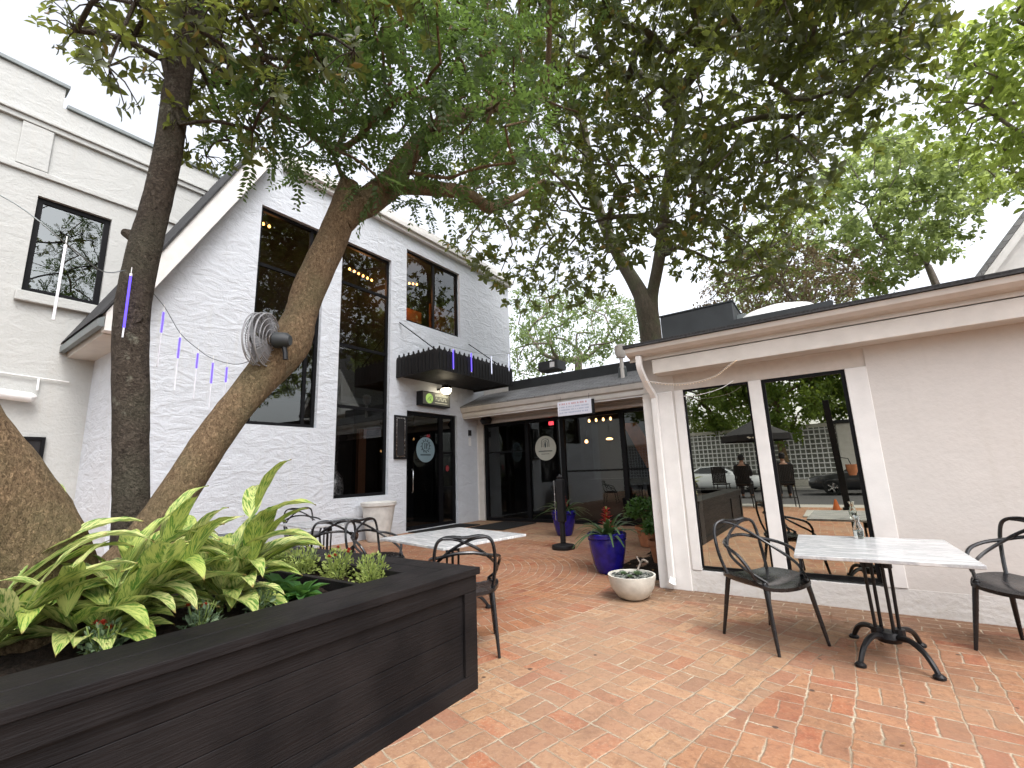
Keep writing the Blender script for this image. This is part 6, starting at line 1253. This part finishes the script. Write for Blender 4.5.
for k, (x, y, lab) in enumerate(((11.5,-22.5,'unseen leafy tree added right of the plain tan building to block sky'),(-12.5,-22,'unseen leafy tree added beyond the left end of the lattice screen to block sky'),(-6.6,-21.6,'leafy street tree rising behind the middle of the lattice screen'),(-2.4,-19.3,'leafy street tree with a brown trunk before the lattice screen'),(1.4,-21.9,'leafy street tree by the plain tan building'))):
    tree('street_tree', lab, (x,y,-.1), [(x,y,-.2,.3),(x,y,1,.22),(x-.15,y,2.6,.19),(x-.1,y,4,.16),(x,y,5,.12)], rnd_crown(x, y+.3, 7.6, 3.7, 3.0, 4.9, 130, 70+k), 1.0, 170, .24, 'leaf_street', 'bark_tan', 50+k, .10, 'street trees across the road')  # crowns enlarged and outer two trees added to hold skylight off the stucco
t = empty('patio_umbrella', 'black patio umbrella over the two seated people', 'umbrella', (-2.15, -6.3, -.012))
m = MB(); ap = (0,0,2.86); rim_ = [(1.12*cos(2*pi*k/8+.39), 1.12*sin(2*pi*k/8+.39), 2.32) for k in range(8)]
for k in range(8):
    a, b = rim_[k], rim_[(k+1)%8]; a2, b2 = (a[0],a[1],2.12), (b[0],b[1],2.12); mid = tuple((a[i]+b[i])/2*(.985 if i<2 else 1) for i in range(3))
    m.add([ap,a,mid,b], [(0,1,2),(0,2,3)]); m.add([a,b,b2,a2], [(0,1,2,3)])
o = m.build('canopy', simple('black_canvas', (.02,.02,.022), .8, .2), t, recalc=False); o.modifiers.new('s','SOLIDIFY').thickness = .008
MB().tube([(0,0,0),(0,0,2.92)], .022, 10).build('pole', M['black_metal'], t)
for k in range(8): MB().tube([(0,0,2.4),(rim_[k][0]*.98,rim_[k][1]*.98,2.32)], .008, 5).build('rib', M['black_metal'], t)
MB().lathe([(.28,0),(.28,.05),(.06,.09),(.04,.3)], seg=24).build('base', M['black_metal'], t)
m = MB()      # small pale mark on the valance, a winged shape as far as one can tell
for sg in (-1,1): m.prism([(0,2.20),(sg*.10,2.25),(sg*.14,2.22),(sg*.06,2.17)], 1.050, 1.056, 'y')
m.build('valance_mark', M['concrete'], t)
t = empty('timber_post', 'thick black timber post standing at the edge of the patio', 'post', (.06, -4.75, 0)); t.rotation_euler = (0, -.035, 0)
MB().box(-.08,.08,-.08,.08,-.01,3.1).build('shaft', M['boards'], t, bevel=.008); MB().box(-.12,.12,-.12,.12,0,.08).build('shoe', M['black_metal'], t)
t = empty('hanging_basket', 'brown hanging basket fixed to the black timber post', 'basket', (.30, -4.75, .95))
MB().lathe([(0,0),(.08,0),(.13,.14),(.14,.30),(.12,.30),(0,.26)], seg=20).build('basket', M['terracotta'], t); MB().tube([(0,0,.28),(-.05,0,.46),(-.22,0,.5)], .012, 6).build('hook', M['black_metal'], t)
t = empty('orange_cone', 'small orange cone on the bricks by the black timber post', 'cone', (-.2, -4.66, 0))
MB().lathe([(.10,.015),(.025,.30),(.02,.31),(0,.31)], seg=20).build('cone', simple('orange_rubber', (.62,.15,.03), .6), t); MB().box(-.13,.13,-.13,.13,0,.016).build('foot_plate', M['black_metal'], t)
tag(MB().box(-.9, 1.6, -4.4, -2.6, .004, .03).build('concrete_slab', M['pavement'], bevel=.01), 'pale concrete slab set in the bricks near the black timber post', 'slab')
# high chairs facing the street
def high_chair(label, x, y, deg):
    t = empty('high_chair', label, 'bar chair', (x,y,0), radians(deg), 'black high chairs at the street edge')
    MB().box(-.22,.22,-.22,.22,.72,.76).build('seat', M['black_metal'], t, bevel=.012)
    m = MB()
    for k in range(9): m.box(-.205+k*.046, -.165+k*.046, -.225, -.21, .82, 1.26)
    m.box(-.22,.22,-.228,-.20,1.262,1.31); m.box(-.22,.22,-.228,-.2,.78,.819); m.build('backrest', M['black_metal'], t)
    for sx in (-1,1):
        for sy in (-1,1): MB().tube([(sx*.19,sy*.19,.72),(sx*.23,sy*.25,0)], .016, 8).build('leg', M['black_metal'], t)
    m = MB(); m.tube([(-.21,.22,.3),(.21,.22,.3)], .011, 6); m.tube([(-.21,-.22,.3),(.21,-.22,.3)], .011, 6); m.tube([(-.21,-.22,.3),(-.21,.22,.3)], .011, 6); m.tube([(.21,-.22,.3),(.21,.22,.3)], .011, 6)
    for sx in (-1,1): m.tube([(sx*.2,-.2,.76),(sx*.205,-.215,1.0),(sx*.21,-.215,1.27)], .014, 6)
    m.build('rail', M['black_metal'], t); return t
high_chair('black high chair holding the person in the plain dark cap', -2.55, -5.30, 180)
high_chair('black high chair holding the person sitting turned with feet on the rail', -1.40, -5.45, 165)
high_chair('empty black high chair left of the seated people', -3.22, -5.25, 185)
t = empty('high_table', 'black square high table between the two seated people', 'bar table', (-1.98, -5.95, -.012))
MB().box(-.35,.35,-.3,.3,1.02,1.05).build('tabletop', M['black_metal'], t, bevel=.006); MB().tube([(0,0,.04),(0,0,1.02)], .035, 10).build('column', M['black_metal'], t); MB().box(-.24,.24,-.24,.24,0,.04).build('base', M['black_metal'], t)

M['skin'] = simple('brown_skin', (.24,.125,.08), .55, .4, var=.08); M['cloth'] = simple('black_cloth', (.018,.018,.02), .9, .2, var=.2, bump=.1); M['denim'] = simple('dark_trousers', (.03,.032,.04), .9, .2, var=.2); M['shoe'] = simple('dark_shoes', (.04,.038,.036), .6)
def skin_obj(name, verts, edges, radii, mat, parent, root=0, lev=2):
    me = bpy.data.meshes.new(name); me.from_pydata(verts, edges, []); me.update()
    o = bpy.data.objects.new(name, me); COL.objects.link(o); o.parent = parent; me.materials.append(mat)
    sk = o.modifiers.new('skin', 'SKIN'); sk.use_smooth_shade = True
    for i, r_ in enumerate(radii):
        s_ = me.skin_vertices[0].data[i]; s_.radius = r_ if isinstance(r_, tuple) else (r_, r_); s_.use_root = (i == root)
    ss = o.modifiers.new('sub', 'SUBSURF'); ss.levels = lev; ss.render_levels = lev
    return o
def person(label, loc, deg, cap):
    """seated on a high chair, facing local +Y; origin under the seat at floor level"""
    t = empty('person', label, 'person', loc, radians(deg))
    V = [(0,0,.86),(0,.01,1.02),(0,-.01,1.20),(0,-.01,1.33),(0,.015,1.41),(0,.03,1.48),(0,.045,1.56),(0,.045,1.64)]
    E = [(0,1),(1,2),(2,3),(3,4),(4,5),(5,6),(6,7)]; Rr = [(.165,.12),(.15,.105),(.165,.11),(.12,.085),(.055,.055),(.062,.066),(.082,.095),(.062,.075)]
    for sg in (-1,1):
        k = len(V); V += [(sg*.17,0,1.33),(sg*.235,.03,1.10),(sg*.20,.22,1.02),(sg*.13,.36,1.075)]; E += [(3,k),(k,k+1),(k+1,k+2),(k+2,k+3)]; Rr += [.062,.047,.040,.028]
        h = len(V); V += [(sg*.135,.365+.05,1.085)]; E += [(k+3,h)]; Rr += [(.036,.018)]
        for f in range(4):
            q = len(V); dx = sg*(.028-.018*f); V += [(sg*.115+dx, .455+.01*(f in (1,2)), 1.085),(sg*.11+dx*1.1, .488+.012*(f in (1,2)), 1.070)]; E += [(h,q),(q,q+1)]; Rr += [.009,.007]
        q = len(V); V += [(sg*.09,.43,1.10),(sg*.075,.455,1.095)]; E += [(h,q),(q,q+1)]; Rr += [.011,.008]
        k = len(V); V += [(sg*.10,.06,.82),(sg*.15,.44,.80),(sg*.13,.40,.46),(sg*.13,.38,.36),(sg*.135,.50,.335)]; E += [(0,k),(k,k+1),(k+1,k+2),(k+2,k+3),(k+3,k+4)]; Rr += [.092,.068,.055,.042,(.042,.03)]
    body = skin_obj('body', V, E, Rr, M['skin'], t)
    # face: nose, eyes, mouth, ears as part of small head details
    m = MB(); m.tube([(0,.125,1.575),(0,.150,1.545),(0,.128,1.535)], [.010,.014,.010], 6); m.build('nose', M['skin'], t)
    for sg in (-1,1):
        MB().lathe([(0,-.011),(.010,-.005),(.010,.005),(0,.011)], (sg*.032,.122,1.578), 8).build('eye', M['dark_in'], t)
        MB().lathe([(0,-.03),(.016,-.015),(.018,.01),(0,.03)], (sg*.083,.045,1.565), 8).build('ear', M['skin'], t)
    MB().tube([(-.024,.124,1.512),(0,.132,1.510),(.024,.124,1.512)], .005, 5).build('mouth', simple('lips', (.22,.08,.07), .6), t)
    m = MB(); m.lathe([(.080,-.07),(.094,-.02),(.102,.03),(.095,.08),(.06,.118),(0,.13)], (0,.022,1.585), 20, .9, 1.08); m.build('cap' if cap else 'hair', M['cloth'], t)
    if cap:
        MB().prism([(-.075,.11),(.075,.11),(.05,.20),(-.05,.20)], 1.600, 1.610, 'z').build('cap_peak', M['cloth'], t)
    SV = [(0,0,.84),(0,.01,1.02),(0,-.01,1.20),(0,-.01,1.335),(0,.008,1.395)]; SE = [(0,1),(1,2),(2,3),(3,4)]; SR = [(.185,.14),(.17,.125),(.185,.13),(.135,.10),(.066,.066)]
    for sg in (-1,1): k = len(SV); SV += [(sg*.175,0,1.335),(sg*.237,.03,1.10),(sg*.205,.20,1.025)]; SE += [(3,k),(k,k+1),(k+1,k+2)]; SR += [.076,.060,.052]
    skin_obj('shirt', SV, SE, SR, M['cloth'], t)
    TV = [(0,.0,.86)]; TE = []; TR = [(.18,.13)]
    for sg in (-1,1): k = len(TV); TV += [(sg*.10,.06,.825),(sg*.15,.44,.805),(sg*.13,.40,.48),(sg*.13,.385,.40)]; TE += [(0,k),(k,k+1),(k+1,k+2),(k+2,k+3)]; TR += [.106,.082,.068,.062]
    skin_obj('trousers', TV, TE, TR, M['denim'], t)
    for sg in (-1,1):
        m = MB(); m.lathe([(.0,.0),(.05,.0),(.054,.03),(.045,.07),(.03,.09),(0,.09)], (sg*.133,.44,.298), 14, .95, 2.3); m.build('shoe', M['shoe'], t)
    return t
person('person in a dark cap and black shirt seated with their back to the panes', (-2.55,-5.26,-.03), 180, True)
person('bareheaded person in black seated turned slightly toward the table', (-1.40,-5.41,-.03), 168, False)

# parked cars
def car(label, loc, deg, paint, coupe):
    t = empty('parked_car', label, 'car', loc, radians(deg)); L_ = 2.25
    st = [(-2.25,.62,.42,.66,None),(-2.18,.76,.30,.78,None),(-1.85,.86,.24,.86,None),(-1.3,.89,.22,.93,None),(-.85,.90,.22,.97,None),(0,.90,.22,.98,None),(.9,.90,.22,.97,None),(1.5,.89,.24,.97,None),(1.95,.85,.28,.93,None),(2.2,.76,.36,.84,None),(2.26,.66,.45,.74,None)]
    m = MB(); vs = []; n = 10
    for x, hw, z0, z1, _ in st:
        vs += [(x,-hw*.86,z0),(x,-hw,z0+.14),(x,-hw*1.02,z0+(z1-z0)*.6),(x,-hw*.95,z1-.03),(x,-hw*.82,z1),(x,hw*.82,z1),(x,hw*.95,z1-.03),(x,hw*1.02,z0+(z1-z0)*.6),(x,hw,z0+.14),(x,hw*.86,z0)]
    fs = [(i*n+k, i*n+(k+1)%n, (i+1)*n+(k+1)%n, (i+1)*n+k) for i in range(len(st)-1) for k in range(n)] + [tuple(range(n-1,-1,-1)), tuple((len(st)-1)*n+k for k in range(n))]
    m.add(vs, fs, True)
    gs = [(-.95,.74,.965,.985),(-.28,.66,.97,1.36),(.25,.64,.97,1.43),(.95,.64,.97,1.38),(1.85,.72,.93,.975)]; vs = []
    for x, hw, z0, z1 in gs: vs += [(x,-hw-.10*(z1>1.1),z0),(x,-hw+.05,z1-.03),(x,-hw*.7,z1),(x,hw*.7,z1),(x,hw-.05,z1-.03),(x,hw+.10*(z1>1.1),z0)]
    m.add(vs, [(i*6+k, i*6+(k+1)%6, (i+1)*6+(k+1)%6, (i+1)*6+k) for i in range(4) for k in range(6)], True)
    m.build('body', paint, t, auto=50)
    gm = M['car_glass']
    for sg in (-1,1):
        m = MB(); Y = lambda x, z: sg*(.772 - .15*max(0,(z-.98)/.42))
        q = [(-.68,1.02),(-.22,1.32),(.22,1.375),(.24,1.02)]; m.add([(x,Y(x,z),z) for x,z in q], [(0,1,2,3)])
        q = [(.30,1.02),(.28,1.375),(.9,1.335),(1.35,1.06)]; m.add([(x,Y(x,z),z) for x,z in q], [(0,1,2,3)]); m.build('side_window', gm, t, recalc=False)
    m = MB(); m.add([(-.86,-.62,1.045),(-.86,.62,1.045),(-.33,.50,1.36),(-.33,-.50,1.36)], [(0,1,2,3)]); m.build('windscreen', gm, t, recalc=False)
    for x in (-1.38, 1.38):
        for sg in (-1,1):
            w = MB(); w.lathe([(.20,-.10),(.31,-.105),(.335,-.08),(.335,.08),(.31,.105),(.20,.10)], seg=28, caps=False); w.v = [(x+a[0], sg*.83+a[2], .335+a[1]) for a in w.v]; o = w.build('wheel', M['mat'], t)
            r_ = MB(); r_.lathe([(0,.06),(.06,.07),(.06,.03)], seg=14, caps=False)
            for k in range(5): a = 2*pi*k/5; r_.obox((.13*cos(a),.13*sin(a),.055), (cos(a),sin(a),0), (-sin(a),cos(a),0), (0,0,1), .09, .028, .014)
            r_.lathe([(.195,.0),(.215,.07),(.20,.09),(.19,.05)], seg=24, caps=False); r_.v = [(x+a[0], sg*(.85+a[2]), .335+a[1]) for a in r_.v]; r_.build('rim', M['chrome'], o)
            MB().lathe([(0,0),(.36,0)], seg=24, caps=False)
    for sg in (-1,1):
        MB().box(-2.235,-2.16,sg*.60-.11,sg*.60+.11,.62,.72).build('headlight', M['white_plastic'], t, bevel=.02); MB().box(2.17,2.24,sg*.60-.12,sg*.60+.12,.66,.78).build('tail_light', simple('red_lens', (.3,.01,.01), .3), t, bevel=.02)
        MB().obox((-.62, sg*.98, 1.02), (1,0,0), (0,1,0), (0,0,1), .06, .08, .05).build('wing_mirror', paint, t, bevel=.02)
    m = MB(); m.box(-2.262,-2.2,-.35,.35,.45,.58); m.build('grille', M['dark_in'], t); return t
M['car_glass'] = simple('dark_car_glass', (.02,.023,.025), .06, .6, var=.05)
def carpaint(name, col):
    q = NT(name); return q.done(q.bsdf(col, .3, .5, .0, None, **{'Coat Weight': .8, 'Coat Roughness': .05}))
car('white car parked across the street before the lattice screen', (-5.5,-16.9,-.125), 180, carpaint('white_car_paint', (.72,.75,.76)), True)
car('black car with silver wheels parked across the street by the street tree', (1.05,-14.3,-.125), 0, carpaint('black_car_paint', (.012,.012,.014)), True)

# ------------------------------------------------------------------ light and camera
Wd = bpy.data.worlds.new('World'); S.world = Wd; Wd.use_nodes = True; nt = Wd.node_tree; nt.nodes.clear()
wo = nt.nodes.new('ShaderNodeOutputWorld'); bg = nt.nodes.new('ShaderNodeBackground'); sky = nt.nodes.new('ShaderNodeTexSky')
SUN_EL, SUN_AZ = 58, 115            # sun high behind the photographer's right shoulder, veiled by cloud
sky.sky_type = 'NISHITA'; sky.sun_disc = False; sky.sun_elevation = radians(SUN_EL); sky.sun_rotation = radians(SUN_AZ)
sky.air_density = 1.0; sky.dust_density = 4.0; sky.ozone_density = 1.0
hs = nt.nodes.new('ShaderNodeHueSaturation'); hs.inputs['Saturation'].default_value = .22; hs.inputs['Value'].default_value = 1.0
tc = nt.nodes.new('ShaderNodeTexCoord'); nz = nt.nodes.new('ShaderNodeTexNoise'); nz.inputs['Scale'].default_value = 2.2; nz.inputs['Detail'].default_value = 5
cr = nt.nodes.new('ShaderNodeValToRGB'); cr.color_ramp.elements[0].position = .3; cr.color_ramp.elements[0].color = (1.45,1.45,1.5,1); cr.color_ramp.elements[1].position = .7; cr.color_ramp.elements[1].color = (2.0,2.0,2.02,1)
mu = nt.nodes.new('ShaderNodeMix'); mu.data_type = 'RGBA'; mu.blend_type = 'MULTIPLY'; mu.inputs['Factor'].default_value = 1
for a, b in ((sky.outputs[0], hs.inputs['Color']), (tc.outputs['Generated'], nz.inputs['Vector']), (nz.outputs['Fac'], cr.inputs[0]), (hs.outputs[0], mu.inputs[6]), (cr.outputs[0], mu.inputs[7]), (mu.outputs[2], bg.inputs['Color']), (bg.outputs[0], wo.inputs[0])): nt.links.new(a, b)
bg.inputs['Strength'].default_value = .15
sd = bpy.data.lights.new('sun', 'SUN'); sd.energy = .55; sd.angle = radians(16); sd.color = (1,.95,.88)
so = bpy.data.objects.new('sun', sd); COL.objects.link(so)
az = radians(SUN_AZ); el = radians(SUN_EL)
dv = Vector((sin(az)*cos(el), cos(az)*cos(el), sin(el)))
so.rotation_euler = dv.to_track_quat('Z', 'Y').to_euler(); so.location = (0,0,20)

cd = bpy.data.cameras.new('camera'); co = bpy.data.objects.new('camera', cd); COL.objects.link(co); S.camera = co
YAW, PITCH, ROLL = -0.610408, 0.192258, -0.037004
cy_, sy_, cp, sp = cos(YAW), sin(YAW), cos(PITCH), sin(PITCH)
Fv = Vector((sy_*cp, cy_*cp, sp)); Rt = Vector((cy_, -sy_, 0)); Up = Rt.cross(Fv)
R2 = Rt*cos(ROLL) + Up*sin(ROLL); U2 = -Rt*sin(ROLL) + Up*cos(ROLL)
mat_ = Matrix((R2, U2, -Fv)).transposed().to_4x4(); mat_.translation = (0,0,1.38); co.matrix_world = mat_
cd.sensor_fit = 'HORIZONTAL'; cd.sensor_width = 36; cd.lens = 36*452/1024; cd.clip_start = .05; cd.clip_end = 2000
S.view_settings.view_transform = 'Standard'; S.view_settings.look = 'None'; S.view_settings.exposure = 0.86; S.view_settings.gamma = 1; S.view_settings.use_curve_mapping = False
S.render.engine = 'CYCLES'; S.cycles.use_denoising = True
S.cycles.max_bounces = 8; S.cycles.diffuse_bounces = 3; S.cycles.glossy_bounces = 4; S.cycles.transmission_bounces = 6; S.cycles.transparent_max_bounces = 12
S.cycles.sample_clamp_indirect = 6; S.cycles.caustics_reflective = False; S.cycles.caustics_refractive = False
